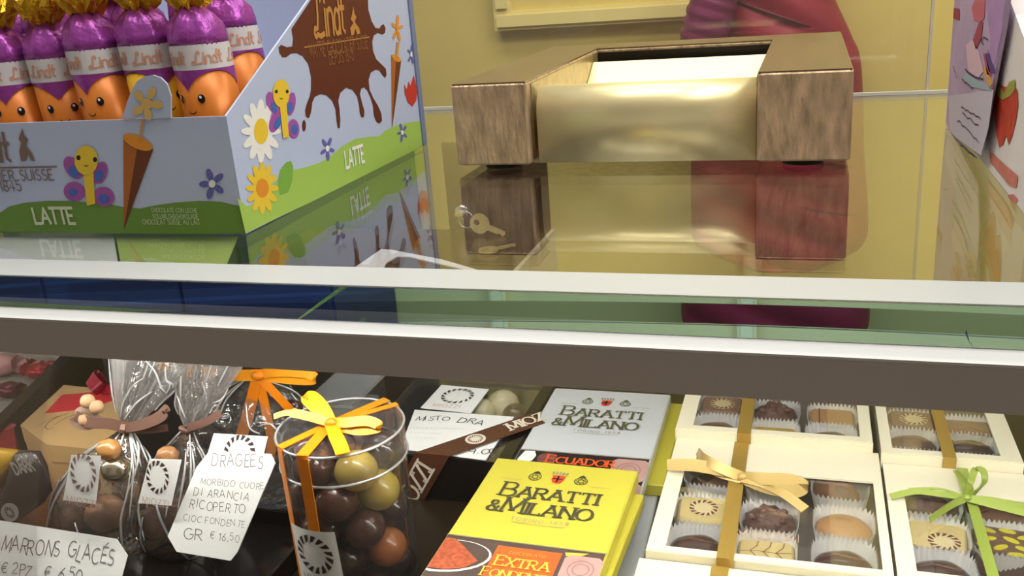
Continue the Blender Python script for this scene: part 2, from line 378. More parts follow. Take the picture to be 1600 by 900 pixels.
MB().box(-.9,.55,.846,.85,-.18,GT).build('rear_pane',film('rear_pane',(.95,.97,.95),.02,gain=.35,base=0),ct)
# dark locked compartment at the back left, under the glass
m_wood=mat('dark_veneer',S(66,44,30),.18,var=.2,vscale=40)
lo,hi=-.16,-.06
for _ in range(40):
    mz=(lo+hi)/2
    if under(867,358,z=mz).y>.842: lo=mz
    else: hi=mz
CZ=mz; e0=under(867,358,z=CZ); e1=under(810,422,z=CZ); ex=(e0.x+e1.x)/2; ey=e1.y-.01
MB().box(-.5,ex-.004,ey,.842,-.18,CZ-.0015).build('rear_compartment',m_wood,ct)
MB().box(ex-.004,ex,ey,.842,-.18,CZ).build('compartment_edge',mat('pale_edge',S(226,218,186),.4),ct)
dl=under(700,330,y=.838).x; MB().box(dl,ex-.004,.838,.842,CZ-.0015,-.045).build('rear_door',m_wood,ct)
pk=under(724,330,y=.836)
lk=MB().lathe((pk.x,.838,pk.z),[(.008,0),(.008,.006),(.006,.009)],16,axis=(0,-1,0)).build('lock',mat('chrome',(.8,.8,.8),.12,1),ct,True)
# keys in the lock
m_brass=mat('brass_key',S(236,218,140),.3,.35)
ks=thing('key_bunch','two brass keys hanging from the lock under the glass','keys',(pk.x,.83,pk.z-.03))
def key(c,ang,sc=1):
    fr=Frame(c,(math.cos(ang),0,math.sin(ang)),(-math.sin(ang),0,math.cos(ang))); q=MB()
    out=ell(0,0,.0095*sc,.0095*sc,0,18); inn=ell(-.003*sc,0,.003*sc,.003*sc,0,18)
    q.loft([[fr(a,b,10) for a,b in out],[fr(a,b,-4) for a,b in out],[fr(a,b,-4) for a,b in inn],[fr(a,b,10) for a,b in inn],[fr(a,b,10) for a,b in out]],cap=False)
    q.prism([fr(a,b,-4) for a,b in [(.008,-.003),(.02,-.003),(.021,-.0015),(.026,-.003),(.0275,0),(.026,.0025),(.008,.0025)]],fr.n*.0016)
    return q
ring=[Vector((pk.x+.006+.008*math.cos(t),.826,pk.z-.006+.008*math.sin(t))) for t in [2*math.pi*k/20 for k in range(20)]]
MB().tube(ring,.0009,6,True).build('key_ring',mat('chrome',(.8,.8,.8),.12,1),ks,True)
MB().prism([(pk.x-.004,.8335,pk.z-.0015),(pk.x+.004,.8335,pk.z-.0015),(pk.x+.004,.8335,pk.z+.0015),(pk.x-.004,.8335,pk.z+.0015)],(0,-.012,0)).build('key_in_lock',m_brass,ks)
k1=under(755,358,y=.822)
key((k1.x-.003,.822,max(k1.z,CZ+.0105)),R(-22),1.05).build('key',m_brass,ks)
c2=under(763,391,z=CZ+.001); f2=Frame(c2,(.75,.66,0),(-.66,.75,0)); q=MB(); out=ell(0,0,.0095,.0095,0,18); inn=ell(-.003,0,.003,.003,0,18)
q.loft([[f2(a,b,10) for a,b in out],[f2(a,b,-4) for a,b in out],[f2(a,b,-4) for a,b in inn],[f2(a,b,10) for a,b in inn],[f2(a,b,10) for a,b in out]],cap=False)
q.prism([f2(a,b,-4) for a,b in [(.008,-.003),(.02,-.003),(.021,-.0015),(.026,-.003),(.0275,0),(.026,.0025),(.008,.0025)]],f2.n*.0016)
q.build('key',m_brass,ks)
# small folded card stuck under the glass behind the front rail
def sheet_under(px,nm,label,m,cat,z=GT-.0012):
    MB().prism([under(x,y,z=z) for x,y in px],(0,0,.0006)).build(nm,m,label=label,cat=cat)
sheet_under([(548,424),(596,391),(612,392),(690,407),(748,424),(728,424),(640,402),(620,402),(604,412),(594,430),(540,430)],'folded_card','white bent card strip stuck beneath the glass behind the front rail',mat('white_card',S(238,238,236),.5),'card')
sheet_under([(-60,372),(178,372),(186,420),(-60,412)],'white_sheet','white paper sheet under the glass before the display box',mat('white_card',S(238,238,236),.5),'paper',GT-.0020)
sheet_under([(182,373),(372,371),(350,425),(190,420)],'green_reflection','pale green leaflet under the glass before the display box',mat('reflection_green',S(196,214,120),.5),'reflection',GT-.0020)  # green reflection of the box's printed hill put in as a coloured sheet

# clear acrylic screen standing along the rear edge of the glass
sx0=at_y(660,172,.845).x; sx1=at_y(1446,143,.845).x
sc=thing('acrylic_screen','clear acrylic screen standing on the rear edge of the glass counter','screen',((sx0+sx1)/2,.845,0))
MB().box(sx0,sx1,.843,.847,.0002,.32).build('sheet',film('acrylic',(.97,.97,.96),.03,gain=.25,base=.015,haze=.03),sc)
m_edge=film('acrylic_edge',(.9,.9,.88),.2,gain=.4,base=.1,haze=.5,hcol=(.85,.85,.82))
MB().box(sx0-.002,sx0,.842,.848,.0002,.32).build('edge_strip',m_edge,sc); MB().box(sx1,sx1+.002,.842,.848,.0002,.32).build('edge_strip',m_edge,sc)
MB().box(sx0,sx1+.03,.840,.843,.0002,.0028).build('foot_rail',mat('clear_rail',S(215,215,205),.2),sc)

# ================================================================== coin tray
m_br=mat('bronze_wood',S(210,182,146),.42,.45,var=.34,vscale=170,bump=.8,bscale=420,stretch=(1,1,.3))
m_gold=mat('gold_sheet',S(248,234,180),.36,.5)
m_in=mat('bronze_inner',S(176,156,104),.35,.4,var=.2,vscale=120)
m_slot=mat('slot_black',S(20,14,10),.4)
TX0,TX1,TX2,TX3=-.2165,-.167,-.0285,.0235; TY0,TY1,TY2=.556,.768,.812; TZ0,TZ1=.0042,.0556
tr=thing('coin_tray','bronze wood-effect coin tray with a curved gold metal front, standing on the glass','coin tray',((TX0+TX3)/2,.68,0))
MB().bbox(TX0,TX1,TY0,TY2,TZ0,TZ1,.0012).build('side_block',m_br,tr); MB().bbox(TX2,TX3,TY0,TY2,TZ0,TZ1,.0012).build('side_block',m_br,tr)
MB().bbox(TX1,TX2,TY1,TY2,TZ0,TZ1-.0003,.0008).build('back_bar',m_br,tr)
m_top=mat('dark_top',S(112,94,70),.30,.2,var=.12,vscale=60,stretch=(1,.2,1))  # darker finish for thin plates over the blocks and back bar
MB().box(TX0+.0008,TX1-.0004,TY0+.0008,TY2-.0008,TZ1-.0002,TZ1+.0006).build('top_plate',m_top,tr); MB().box(TX2+.0004,TX3-.0008,TY0+.0008,TY2-.0008,TZ1-.0002,TZ1+.0006).build('top_plate',m_top,tr); MB().box(TX1-.0004,TX2+.0004,TY1+.0003,TY2-.0008,TZ1-.0005,TZ1+.0006).build('top_plate',m_top,tr)
MB().box(TX1,TX1+.0008,.566,TY1,.012,TZ1-.002).build('inner_lining',m_in,tr); MB().box(TX2-.0008,TX2,.566,TY1,.012,TZ1-.002).build('inner_lining',m_in,tr)
MB().box(TX1+.001,TX2-.001,TY1-.004,TY1-.0005,.01,TZ1-.0025).build('slot',m_slot,tr)
prof=[(.5605,.0045),(.5605,.030)]+[(.5765+.016*math.cos(R(a)),.0345+.0165*math.sin(R(a))) for a in range(180,20,-10)]+[(.604,.028),(.62,.022)]
def sweep(pr,xa,xb,t):
    q=MB(); rings=[]
    up=[Vector((0,a,b)) for a,b in pr]; nn=[]
    for k in range(len(up)):
        tg=(up[min(k+1,len(up)-1)]-up[max(k-1,0)]).normalized(); nn.append(Vector((0,-tg.z,tg.y)))
    loop=up+[p-n*t for p,n in zip(reversed(up),reversed(nn))]
    return q.loft([[p+Vector((xa,0,0)) for p in loop],[p+Vector((xb,0,0)) for p in loop]])
sweep(prof,TX1+.0045,TX2-.0006,.0008).build('gold_front',m_gold,tr,True)
sweep([(.616,.0215),(.70,.0225),(.745,.0475)],TX1+.0012,TX2-.0012,.0008).build('gold_back',m_gold,tr)
MB().box(TX1,TX2,.563,.80,TZ0,.006).build('base_board',m_br,tr)
for fx in (TX0+.025,TX3-.026):
    for fy in (TY0+.02,TY2-.02): MB().lathe((fx,fy,.0001),[(.012,0),(.012,.003),(.011,.0041)],16).build('rubber_foot',mat('rubber',S(30,26,24),.6),tr,True)

# ================================================================== umbrella chocolates in their printed display box
BX,BY=-.2812,.407
m_card=mat('sky_blue_card',S(190,203,232),.45); m_cardw=mat('card_edge',S(222,226,240),.5)
bxl,bxb=-.548,.652
db=thing('display_box','pale blue printed card display box with green hills holding umbrella chocolates','display box',((BX+bxl)/2,(BY+bxb)/2,0))
FS=Frame((BX,BY,0),(0,1,0),(0,0,1)); FF=Frame((0,BY,0),(1,0,0),(0,0,1))
zf=.0622; zs=at_x(485,0,BX); slope=(zs.z-zf)/(zs.y-BY)
zback=zf+slope*(bxb-BY)*.9
th=.0012
side=lambda x:[(x,BY,.0004),(x,bxb,.0004),(x,bxb,zback),(x,bxb-.03,zback),(x,BY+.004,zf+.002),(x,BY,zf)]
MB().prism(side(BX-th),(th,0,0)).build('side_panel',m_card,db); MB().prism(side(bxl),(th,0,0)).build('side_panel',m_card,db)
MB().box(bxl,BX-th,BY,BY+th,.0004,zf).build('front_panel',m_card,db)
MB().box(bxl,BX-th,bxb-th,bxb,.0004,zback).build('back_panel',m_card,db)
MB().box(BX-.004,BX+.0012,bxb,bxb+.007,.0004,zback).build('back_fold',mat('shaded_blue_card',S(120,134,168),.5),db)  # shade on the rear fold is put into its darker blue
MB().box(bxl,BX-th,BY+th,bxb-th,.0004,.0016).build('bottom_panel',m_card,db)
# --- print on the side
M_={k:mat('print_'+k,S(*c),.45) for k,c in dict(choc=(98,44,30),green=(168,205,92),dgreen=(128,180,72),white=(246,246,240),yellow=(240,205,58),orange=(232,150,44),blue=(104,104,178),purple=(168,88,172),red=(204,56,44),gold=(196,140,72),tan=(206,150,84),ink=(40,30,40),cone=(180,104,44),conedark=(112,58,26),fgreen=(112,150,62),cyan=(70,110,190)).items()}
Zs=lambda L:[(x/4+340,y/4) for x,y in L]
Z4=lambda L:[(x/4+340,y/4+200) for x,y in L]
splash=Zs([(600,-40),(580,0),(520,90),(460,180),(470,240),(465,290),(430,295),(395,280),(380,295),(385,330),(405,358),(430,355),(455,335),(490,330),(530,350),(565,400),(583,480),(582,560),(575,600),(555,650),(545,690),(550,730),(570,738),(583,700),(590,640),(605,605),(640,588),(680,595),(715,630),(735,680),(742,750),(750,800),(762,800),(765,750),(760,680),(752,630),(765,580),(800,548),(840,560),(870,600),(882,650),(888,710),(900,735),(914,730),(915,690),(900,640),(888,590),(895,555),(915,545),(935,565),(955,610),(970,660),(975,720),(990,760),(1010,772),(1026,755),(1022,710),(1000,660),(970,610),(948,560),(942,500),(955,455),(985,435),(1010,440),(1030,470),(1045,486),(1054,470),(1050,430),(1020,400),(990,370),(970,320),(965,260),(975,220),(1000,205),(1030,215),(1045,205),(1048,175),(1035,150),(1020,160),(1010,178),(985,175),(960,130),(940,60),(938,0),(940,-60)])
sp=pxpoly(MB(),FS,splash,2); pxpoly(sp,FS,Zs(ell(538,785,12,36,0,12)),2); sp.build('chocolate_splash_print',M_['choc'],db)
hill=[(371,310),(385,322),(400,318),(425,290),(440,272),(455,266),(475,262),(500,254),(518,243),(535,228),(555,217),(575,214),(592,213),(602,204),(616,197),(640,191),(661,189)]
b0=(383.5,364.5); b1=(667,229)
pxpoly(MB(),FS,hill+[b1,b0],1).build('green_hill_print',M_['green'],db)
pxpoly(MB(),FS,Z4([(385,420),(375,330),(390,260),(425,215),(455,205),(470,240),(465,330),(440,400)]),2).build('leaf_print',M_['dgreen'],db)
def daisy(fr,cx,cy,rx,ry,n,pm,cm,nm,crx,cry,pw=.33):
    q=MB()
    for k in range(n):
        t=360*k/n; pxpoly(q,fr,ell(cx+rx*.62*math.cos(R(t)),cy+ry*.62*math.sin(R(t)),.42*math.hypot(rx*math.cos(R(t)),ry*math.sin(R(t))),pw*.62*rx,math.degrees(math.atan2(ry*math.sin(R(t)),rx*math.cos(R(t)))),10),2)
    pxpoly(q,fr,ell(cx,cy,rx*.6,ry*.6),2); o=q.build(nm,pm,db); pxpoly(MB(),fr,ell(cx,cy,crx,cry),3).build('flower_centre_print',cm,o); return o
daisy(FS,407,205,30,49,12,M_['white'],M_['yellow'],'daisy_print',11,20)
daisy(FS,409,294,25,40,12,M_['yellow'],M_['orange'],'daisy_print',10,15)
def blossom(fr,cx,cy,rx,ry,rot=20,nm='blossom_print',pm='blue',cm='white'):
    q=MB()
    for k in range(5):
        t=R(rot+72*k); pxpoly(q,fr,ell(cx+rx*.6*math.cos(t),cy+ry*.6*math.sin(t),.45*math.hypot(rx*math.cos(t),ry*math.sin(t)),.26*rx,math.degrees(math.atan2(ry*math.sin(t),rx*math.cos(t))),10),2)
    o=q.build(nm,M_[pm],db); pxpoly(MB(),fr,ell(cx,cy,rx*.28,ry*.26,0,10),3).build('flower_centre_print',M_[cm],o); return o
blossom(FS,511,232,11,19,-60); blossom(FS,628,207,8,15,30); blossom(FS,642,85,6,16,-80)
blossom(FS,620,45,9,21,60,'sugar_flower_print','orange','orange')
pxpoly(MB(),FS,[(631,131),(635,140),(638,127),(641,134),(646,117),(651,140),(650,157),(644,166),(637,160),(632,146)],2).build('tulip_print',M_['red'],db)
def umbrella(fr,L,Mx,Rr,tip,el,hA,hB,nm='umbrella_print'):
    o=pxpoly(MB(),fr,[L,Rr,tip],2).build(nm,M_['cone'],db)
    mid=((L[0]+Rr[0])/2,(L[1]+Rr[1])/2); pxpoly(MB(),fr,[mid,Rr,tip],3).build('cone_shadow_side_print',M_['conedark'],o)
    pxpoly(MB(),fr,el,4).build('cone_rim_print',M_['orange'],o)
    dx=(hB[0]-hA[0])*.0; q=pxpoly(MB(),fr,[(hA[0]-2,hA[1]),(hA[0]+2,hA[1]),(hB[0]+2,hB[1]),(hB[0]-2,hB[1])],5); q.build('handle_print',M_['tan'],o); return o
umbrella(FS,(611,85),None,(626,95),(612,200),ell(618.5,91,8,4.5,38,14),(621,65),(619,92))
def butterfly(fr,hd,hr,body,wings,blues,eyes,er):
    o=MB()
    for wv in wings: pxpoly(o,fr,ell(*wv),3)
    o=o.build('butterfly_print',M_['purple'],db)
    q=MB()
    for b in blues: pxpoly(q,fr,ell(*b),4)
    q.build('wing_spot_print',M_['cyan'],o)
    q=pxpoly(MB(),fr,ell(*hd,*hr),5); pxpoly(q,fr,body,5); q.build('butterfly_body_print',M_['yellow'],o)
    q=MB()
    for e in eyes: pxpoly(q,fr,ell(*e,er,er*1.2,0,10),6)
    x,y=hd; q2=[(x-er*1.4,y+hr[1]*.30),(x,y+hr[1]*.45),(x+er*1.4,y+hr[1]*.30),(x,y+hr[1]*.36)]; pxpoly(q,fr,q2,6); q.build('face_print',M_['ink'],o)
butterfly(FS,(438,146),(13,22),[(435,160),(446,160),(450,214),(441,216)],[(424,160,8,17,-15),(454,162,7,18,8),(430,188,9,20,20),(458,201,9,15,-5)],[(427,168,4,9,-20),(452,168,4,9,10),(433,192,5,10,20),(459,202,5,8,0)],[(430,143),(447,143)],2.3)
# lettering on the side
def rowtext(fr,p0,p1,txt,wt,m,parent,nm='lettering',lay=4,hscale=1,**k):
    """one printed line from pixel p0 (baseline start) to p1 (baseline end) on a face"""
    A=fr.px(*p0,0); B=fr.px(*p1,0); f=Frame(A,B-A,fr.v); L=(B-A).length
    P=text2d(txt,1.0,wt,align='l',**k); W=max(p.x for pl in P for p in pl); s=L/W
    q=MB()
    for pl in P:
        j=nj(); q.poly(*[f(p.x*s,p.y*s*hscale,lay+j) for p in pl])
    return q.build(nm,m,parent)
rowtext(FS,(490,58),(541,51),'ℒindt',.13,M_['gold'],db,slant=.12,space=.1,hscale=1.5)
pxpoly(MB(),FS,[(548,56),(546,44),(551,36),(547,30),(549,22),(551,10),(553,22),(556,27),(553,34),(560,44),(562,52),(557,54),(554,44),(552,54)],4).build('emblem_print',M_['gold'],db)
pxpoly(MB(),FS,[(474,73),(576,57),(576,59),(474,75)],4).build('rule_print',M_['gold'],db)
rowtext(FS,(484,91),(574,75),'MAITRE CHOCOLATIER SUISSE',.13,mat('print_dull_gold',S(150,96,54),.5),db,hscale=2.0)
rowtext(FS,(514,101),(552,94),'DEPUIS 1845',.13,mat('print_dull_gold',S(150,96,54),.5),db,hscale=1.7)
rowtext(FS,(540,263),(569,252),'LATTE',.2,M_['white'],db,hscale=1.5,space=.15)
# --- print on the front
Z2=lambda L:[(x/4,y/4+180) for x,y in L]
pxpoly(MB(),FF,Z2([(-120,640),(0,610),(60,570),(150,548),(300,535),(420,535),(560,545),(700,560),(780,575),(880,582),(960,565),(1100,545),(1250,535),(1380,540),(1498,568),(1534,738),(-120,770)]),1).build('green_hill_print',M_['fgreen'],db)
butterfly(FF,(136,250),(18.5,23),[(131,268),(147,268),(150,318),(137,321)],[(115,262,12,20,-35),(157,270,11,18,20),(117,299,17,15,15),(163,307,17,15,25)],[(116,268,7,10,-30),(156,274,6,9,20),(115,300,7,6,0),(163,310,8,7,20)],[(124,246),(150,249)],3.4)
blossom(FF,332,287,20,24,-110)
umbrella(FF,(193,212),None,(240,233),(194,359),ell(216,222,25,10,24,16),(225,186),(219,219))
rowtext(FF,(57,349),(120,349),'LATTE',.2,mat('print_pale_green',S(214,226,190),.5),db,space=.12,hscale=1.15)
for k,(a,b,t) in enumerate([((238,331),(309,332),'CHOCOLATE CON LECHE'),((240,341),(311,341.5),'VOLLMILCHSCHOKOLADE'),((224,350),(314,350.5),'CHOCOLAT SUISSE AU LAIT')]):
    rowtext(FF,a,b,t,.12,mat('print_pale_green',S(214,226,190),.5),db,lay=3,hscale=1.25)
rowtext(FF,(-60,254),(22,252),'ℒindt',.13,mat('print_bronze',S(128,106,92),.5),db,slant=.12,space=.1,hscale=1.1)
pxpoly(MB(),FF,[(34,252),(31,236),(34,224),(30,216),(36,200),(39,212),(45,218),(41,228),(50,238),(56,252),(49,250),(44,238),(42,251)],4).build('emblem_print',mat('print_bronze',S(128,106,92),.5),db)
pxpoly(MB(),FF,[(-60,262),(90,259),(90,261.5),(-60,264.5)],4).build('rule_print',mat('print_bronze',S(128,106,92),.5),db)
rowtext(FF,(-150,285),(86,281),'MAITRE CHOCOLATIER SUISSE',.12,mat('print_bronze',S(128,106,92),.5),db,hscale=1.0)
rowtext(FF,(-60,300),(36,298),'DEPUIS 1845',.12,mat('print_bronze',S(128,106,92),.5),db)
# --- the rounded tab with a sugar flower that stands up from the front panel
tabp=[(192,185),(200,158),(207,140),(216,126),(228,119),(240,117),(252,121),(262,131),(268,150),(268,184)]
tb=MB().prism([FF.px(x,y,0)+Vector((0,-.0006,0)) for x,y in tabp],(0,.001,0)).build('tab',m_card,db)
q=MB()
for (cx,cy,rx,ry,ro) in [(219,150,10,6,50),(239,145,10,6,-65),(247,163,10,6.5,10),(218,172,10,6.5,-35),(233,178,10,6,70)]: pxpoly(q,FF,ell(cx,cy,rx,ry,ro,14),8)
pxpoly(q,FF,ell(231,162,9,9,0,14),8); q.build('sugar_flower_print',mat('print_sand',S(224,186,110),.5),tb)

# --- the chocolates: two rows
m_pur=mat('purple_foil',S(160,72,164),.28,.4,bump=.6,bscale=120); m_gf=mat('gold_foil',S(222,176,44),.25,.8,bump=.8,bscale=150)
m_ora=mat('orange_wrap',S(206,118,38),.35,.2); m_whb=mat('white_wrap',S(216,214,216),.35,.1); m_eye=mat('eye_black',S(26,22,30),.25); m_gl=mat('eye_white',S(240,240,245),.3)
m_pink=mat('print_salmon',S(206,150,126),.5); m_yel=mat('yellow_wrap',S(232,178,44),.35,.2)
ORD=['first','second','third','fourth','fifth','sixth','seventh']
def umb(k,cx,cy,dz,ta,row,om,turn):
    if row==0: lab='purple and orange smiling umbrella chocolate, %s from the splash-printed side in the front row'%ORD[k]
    else: lab='purple and gold foil umbrella chocolate, %s from the splash-printed side in the back row'%ORD[k]
    t=thing('umbrella_chocolate',lab,'chocolate',(cx,cy,.0018),'umbrella chocolates in the display box')
    r0=.0152; rnd=random.Random(k*7+row*31)
    ax=Vector((-.10+rnd.uniform(-.03,.03),.05,1)).normalized() if row==0 else Vector((rnd.uniform(-.1,.06),.03,1)).normalized(); B=Vector((cx,cy,.0018))
    def P(z,a,r): # point on the cone: height, angle (0 = towards the shopper), radius
        return B+ax*z+Vector((math.sin(a),-math.cos(a),0))*r
    def ring(z,r,n=28,w=0,ph=0): return [P(z,2*math.pi*q/n,r*(1+w*math.sin(q*2*math.pi/n*7+ph)+ (w*.6*rnd.uniform(-1,1) if w else 0))) for q in range(n)]
    D=dz
    MB().loft([ring(0,.011),ring(.03+D,.0142),ring(.05+D,r0),ring(.082+D,r0)]).build('body',om,t,True)
    # scalloped hood edge
    n=56; lo=[];hi=[]
    for q in range(n):
        a=2*math.pi*q/n; s=abs(math.sin((a-turn)*1.5)); lo.append(P(.0725+D+.010*s**.7,a,r0+.00025)); hi.append(P(.0845+D,a,r0+.00025))
    MB().loft([lo,hi],cap=False).build('hood_edge',m_pur,t,True)
    MB().loft([ring(.0835+D,r0+.0003,40),ring(.0960+D,r0+.0002,40)],cap=False).build('white_band',m_whb,t,True)
    # logo printed round the band
    q=MB()
    for rep in range(5):
        a0=turn-.9+rep*1.26
        for pl in text2d('ℒindt',.0062,.14,slant=.1,space=.1,align='l'): q.poly(*[P(.0865+D+p.y,a0+p.x/r0,r0+.0006) for p in pl])
    q.build('band_lettering',m_pink,t)
    MB().loft([ring(.0955+D,r0+.0002,36),ring(.100+D,.0150,36,.03),ring(.106+D,.0138,36,.06,1),ring(.110+D,.0105,36,.10,2),ring(.1145+D,.0065,36,.12,2)]).build('wrapper',m_pur,t,True)
    # crumpled gold tuft
    q=MB(); rings=[]
    for j,(zz,rr) in enumerate([(.1135,.006),(.118,.009),(.123,.0125),(.128,.0145),(.131,.013)]):
        rings.append([P(zz+D+rnd.uniform(-.002,.002),2*math.pi*i/30,rr*(1+.22*math.sin(i*2*math.pi/30*6+j*.6)+rnd.uniform(-.13,.13))) for i in range(30)])
    q.loft(rings,cap=True).build('foil_tuft',m_gf,t,False)
    if row==0:
        def dec(z,a,pts,lay): return [P(z+D+b,turn+a+x/r0,r0+.0002*lay) for x,b in pts]
        f=MB()
        for sx in (-.42,.42): f.poly(*dec(.0690,sx,ell(0,0,.0019,.0023,0,14),2))
        sm=[(.0026*math.cos(R(d)),-.0022*abs(math.sin(R(d)))-.0) for d in range(200,341,14)]; sm2=[(x,b-.0006) for x,b in reversed(sm)]
        f.poly(*dec(.0640,0,sm+sm2,2)); f.build('face_print',m_eye,t)
        g=MB()
        for sx in (-.42,.42): g.poly(*dec(.0699,sx-.02,ell(0,0,.0007,.0008,0,8),3))
        g.build('eye_glint_print',m_gl,t)
for k in range(6): umb(k,-.2985-.0312*k,.4255+(.003 if k%2 else 0),(0,.0015,.001,-.0025,-.003,-.002)[k],0,0,m_yel if k==1 else m_ora,(-.1,.9,0,.5,.35,.3)[k])
for k in range(6): umb(k,-.300-.0315*k,.463+(.002 if k%2 else 0),.006+(.004 if k in (1,4) else 0),0,1,m_ora,.3*k)

# ================================================================== painted cards at the right
XR=.094
FRt=Frame((XR,0,0),(0,-1,0),(0,0,1))     # faces the left
def rt(x,y,lay=0,xx=XR): r=at_x(x,y,xx); return Vector((xx-.00015*lay,r.y,r.z))
wb=thing('painted_box','white gift box hand painted with a red pepper, at the right end of the glass','gift box',(XR+.03,.52,0))
pts=[at_x(1476,206,XR),at_x(1602,388,XR)]
yfar=pts[0].y; ynear=pts[1].y
top=at_x(1578,0,XR); e2=at_x(1601,62,XR)
poly=[(yfar,.0003),(ynear,.0003),(ynear+.004,.05),(e2.y,e2.z),(top.y,top.z),(top.y+.012,top.z+.05),(yfar,top.z+.05)]
MB().prism([(XR,a,b) for a,b in poly],(.07,0,0)).build('body',mat('white_painted_card',S(246,240,236),.5,var=.05,vscale=25),wb)
rd=mat('red_paint',S(206,70,50),.5,var=.2,vscale=120)
MB().poly(*[rt(x,y,2) for x,y in [(1553,143),(1560,132),(1572,136),(1584,130),(1591,142),(1592,165),(1588,190),(1582,214),(1577,226),(1573,211),(1568,226),(1562,230),(1557,205),(1553,175)]]).build('pepper_painting',rd,wb)
MB().poly(*[rt(x,y,3) for x,y in [(1557,140),(1563,130),(1570,146),(1578,128),(1588,124),(1587,140),(1580,150),(1568,156),(1560,150)]]).build('stalk_painting',mat('olive_paint',S(172,170,80),.5,var=.2,vscale=150),wb)
pk_=mat('pale_red_paint',S(220,130,116),.5,var=.15,vscale=120)
MB().poly(*[rt(x,y,2) for x,y in [(1547,238),(1553,240),(1572,258),(1592,275),(1589,294),(1578,290),(1562,270),(1548,254)]]).build('brush_stroke',pk_,wb)
MB().poly(*[rt(x,y,2) for x,y in [(1575,305),(1584,303),(1592,312),(1586,320),(1576,318)]]).build('brush_stroke',pk_,wb)
# violet card leaning on it
X2=.0895
def r2(x,y,lay=0): r=at_x(x,y,X2); return Vector((X2-.00015*lay,r.y,r.z))
vc=thing('painted_card','violet and pink hand painted card with handwritten lines, standing by the white gift box','card',(X2,.62,0))
cp=[(1477,206),(1481,216),(1530,252),(1538,210),(1566,60),(1576,-20),(1496,-60),(1487,60)]
a0=r2(1505,236)
body=[r2(x,y) for x,y in cp]; zmin=min(p.z for p in body); body=[Vector((p.x,p.y,max(p.z-zmin+.0004,p.z))) for p in body]
MB().prism(body,(.002,0,0)).build('card_sheet',mat('lilac_card',S(198,176,210),.5,var=.12,vscale=40),vc)
MB().poly(*[r2(x,y,1) for x,y in [(1482,150),(1553,140),(1545,200),(1533,243),(1484,208)]]).build('note_patch',mat('pale_note',S(214,208,224),.5),vc)
MB().poly(*[r2(x,y,1) for x,y in [(1540,0),(1572,0),(1565,55),(1555,100),(1543,120),(1548,60)]]).build('violet_painting',mat('violet_paint',S(188,150,206),.5,var=.1,vscale=60),vc)
for nm,c,L in [('pink_painting',(214,110,130),[(1524,0),(1540,0),(1539,28),(1532,35),(1522,30),(1519,12)]),('rose_painting',(176,70,96),[(1530,36),(1537,34),(1534,60),(1526,78),(1521,62)]),('wine_painting',(160,56,80),[(1491,12),(1500,14),(1500,32),(1490,28)]),('pale_pink_painting',(232,200,214),[(1510,70),(1520,62),(1530,80),(1538,110),(1530,122),(1514,112)]),('ochre_painting',(226,176,90),[(1536,104),(1542,106),(1552,130),(1547,138),(1540,122)]),('blue_painting',(90,72,140),[(1540,82),(1546,84),(1555,108),(1556,116),(1546,112)]),('crimson_painting',(190,66,110),[(1537,82),(1541,86),(1548,112),(1552,120),(1543,116)]),('teal_painting',(170,196,206),[(1508,112),(1530,126),(1546,134),(1550,142),(1520,136),(1506,124)])]:
    MB().poly(*[r2(x,y,2) for x,y in L]).build(nm,mat(nm,S(*c),.5),vc)
ink=mat('violet_ink',S(58,48,84),.5)
def scrib(pts,wd): 
    q=MB()
    for (x0,y0),(x1,y1) in zip(pts[:-1],pts[1:]):
        q.poly(r2(x0,y0-wd,3),r2(x1,y1-wd,3),r2(x1,y1+wd,3),r2(x0,y0+wd,3))
    return q
for a,b in [((1503,168),(1533,186)),((1505,178),(1530,196)),((1497,187),(1530,222)),((1494,222),(1524,245)),((1504,124),(1522,138)),((1490,104),(1496,122))]:
    n=9; P=[(a[0]+(b[0]-a[0])*k/n, a[1]+(b[1]-a[1])*k/n+random.uniform(-2.4,2.4)) for k in range(n+1)]
    scrib(P,1.0).build('handwriting',ink,vc)
scrib([(1509,108),(1516,115),(1526,121),(1538,124)],1.4).build('painted_outline',ink,vc); scrib([(1538,70),(1534,64),(1538,58),(1545,62),(1544,78),(1548,88)],1.2).build('painted_outline',ink,vc)
scrib([(1484,206),(1500,222),(1515,236),(1528,247)],1.5).build('painted_border',mat('blue_ink',S(96,96,150),.5),vc)
# black stand behind the box, seen at the corner
MB().bbox(.172,.26,.36,.52,.0003,.2,.003).build('card_stand',mat('black_plastic',S(22,12,14),.3),label='black stand at the right edge behind the painted white box',cat='stand')

# ================================================================== chocolates on the shelf below
FZ=-.18
def rp(n,P): return n*(Vector(P)-CAMP).length/FPX          # real size of n pixels at a place
m_cream=mat('cream_board',S(237,229,200),.5); m_tray=mat('taupe_card',S(122,112,102),.6)
m_cup=mat('white_cup_paper',S(250,249,246),.6,spec=.3); m_gr=mat('gold_ribbon',S(178,146,72),.3,.3,bump=.2,bscale=400,stretch=(1,.05,1))
m_grl=mat('pale_gold_ribbon',S(192,164,98),.3,.25); m_grn=mat('green_ribbon',S(154,170,76),.35,.1)
m_film=film('box_film',(.995,.995,.99),.03,gain=.3,base=.003,haze=.01)
C_={k:mat('praline_'+k,S(*c),r,var=v,vscale=180,bump=b,bscale=300,spec=.5) for k,(c,r,v,b) in dict(dark=((72,46,38),.25,.15,.1),milk=((124,82,58),.3,.12,.1),tan=((186,140,92),.45,.08,.2),cream=((226,204,140),.4,.04,0),rock=((104,72,62),.35,.2,.6),yellow=((206,170,72),.4,.06,0),gloss=((70,38,36),.12,.2,.1),rose=((150,112,92),.35,.08,.1),stone=((118,88,72),.3,.15,.15)).items()}
m_brown=mat('print_brown',S(112,58,36),.5); m_leafy=mat('print_lemon',S(224,212,40),.45); m_pale=mat('print_blush',S(206,160,140),.55)
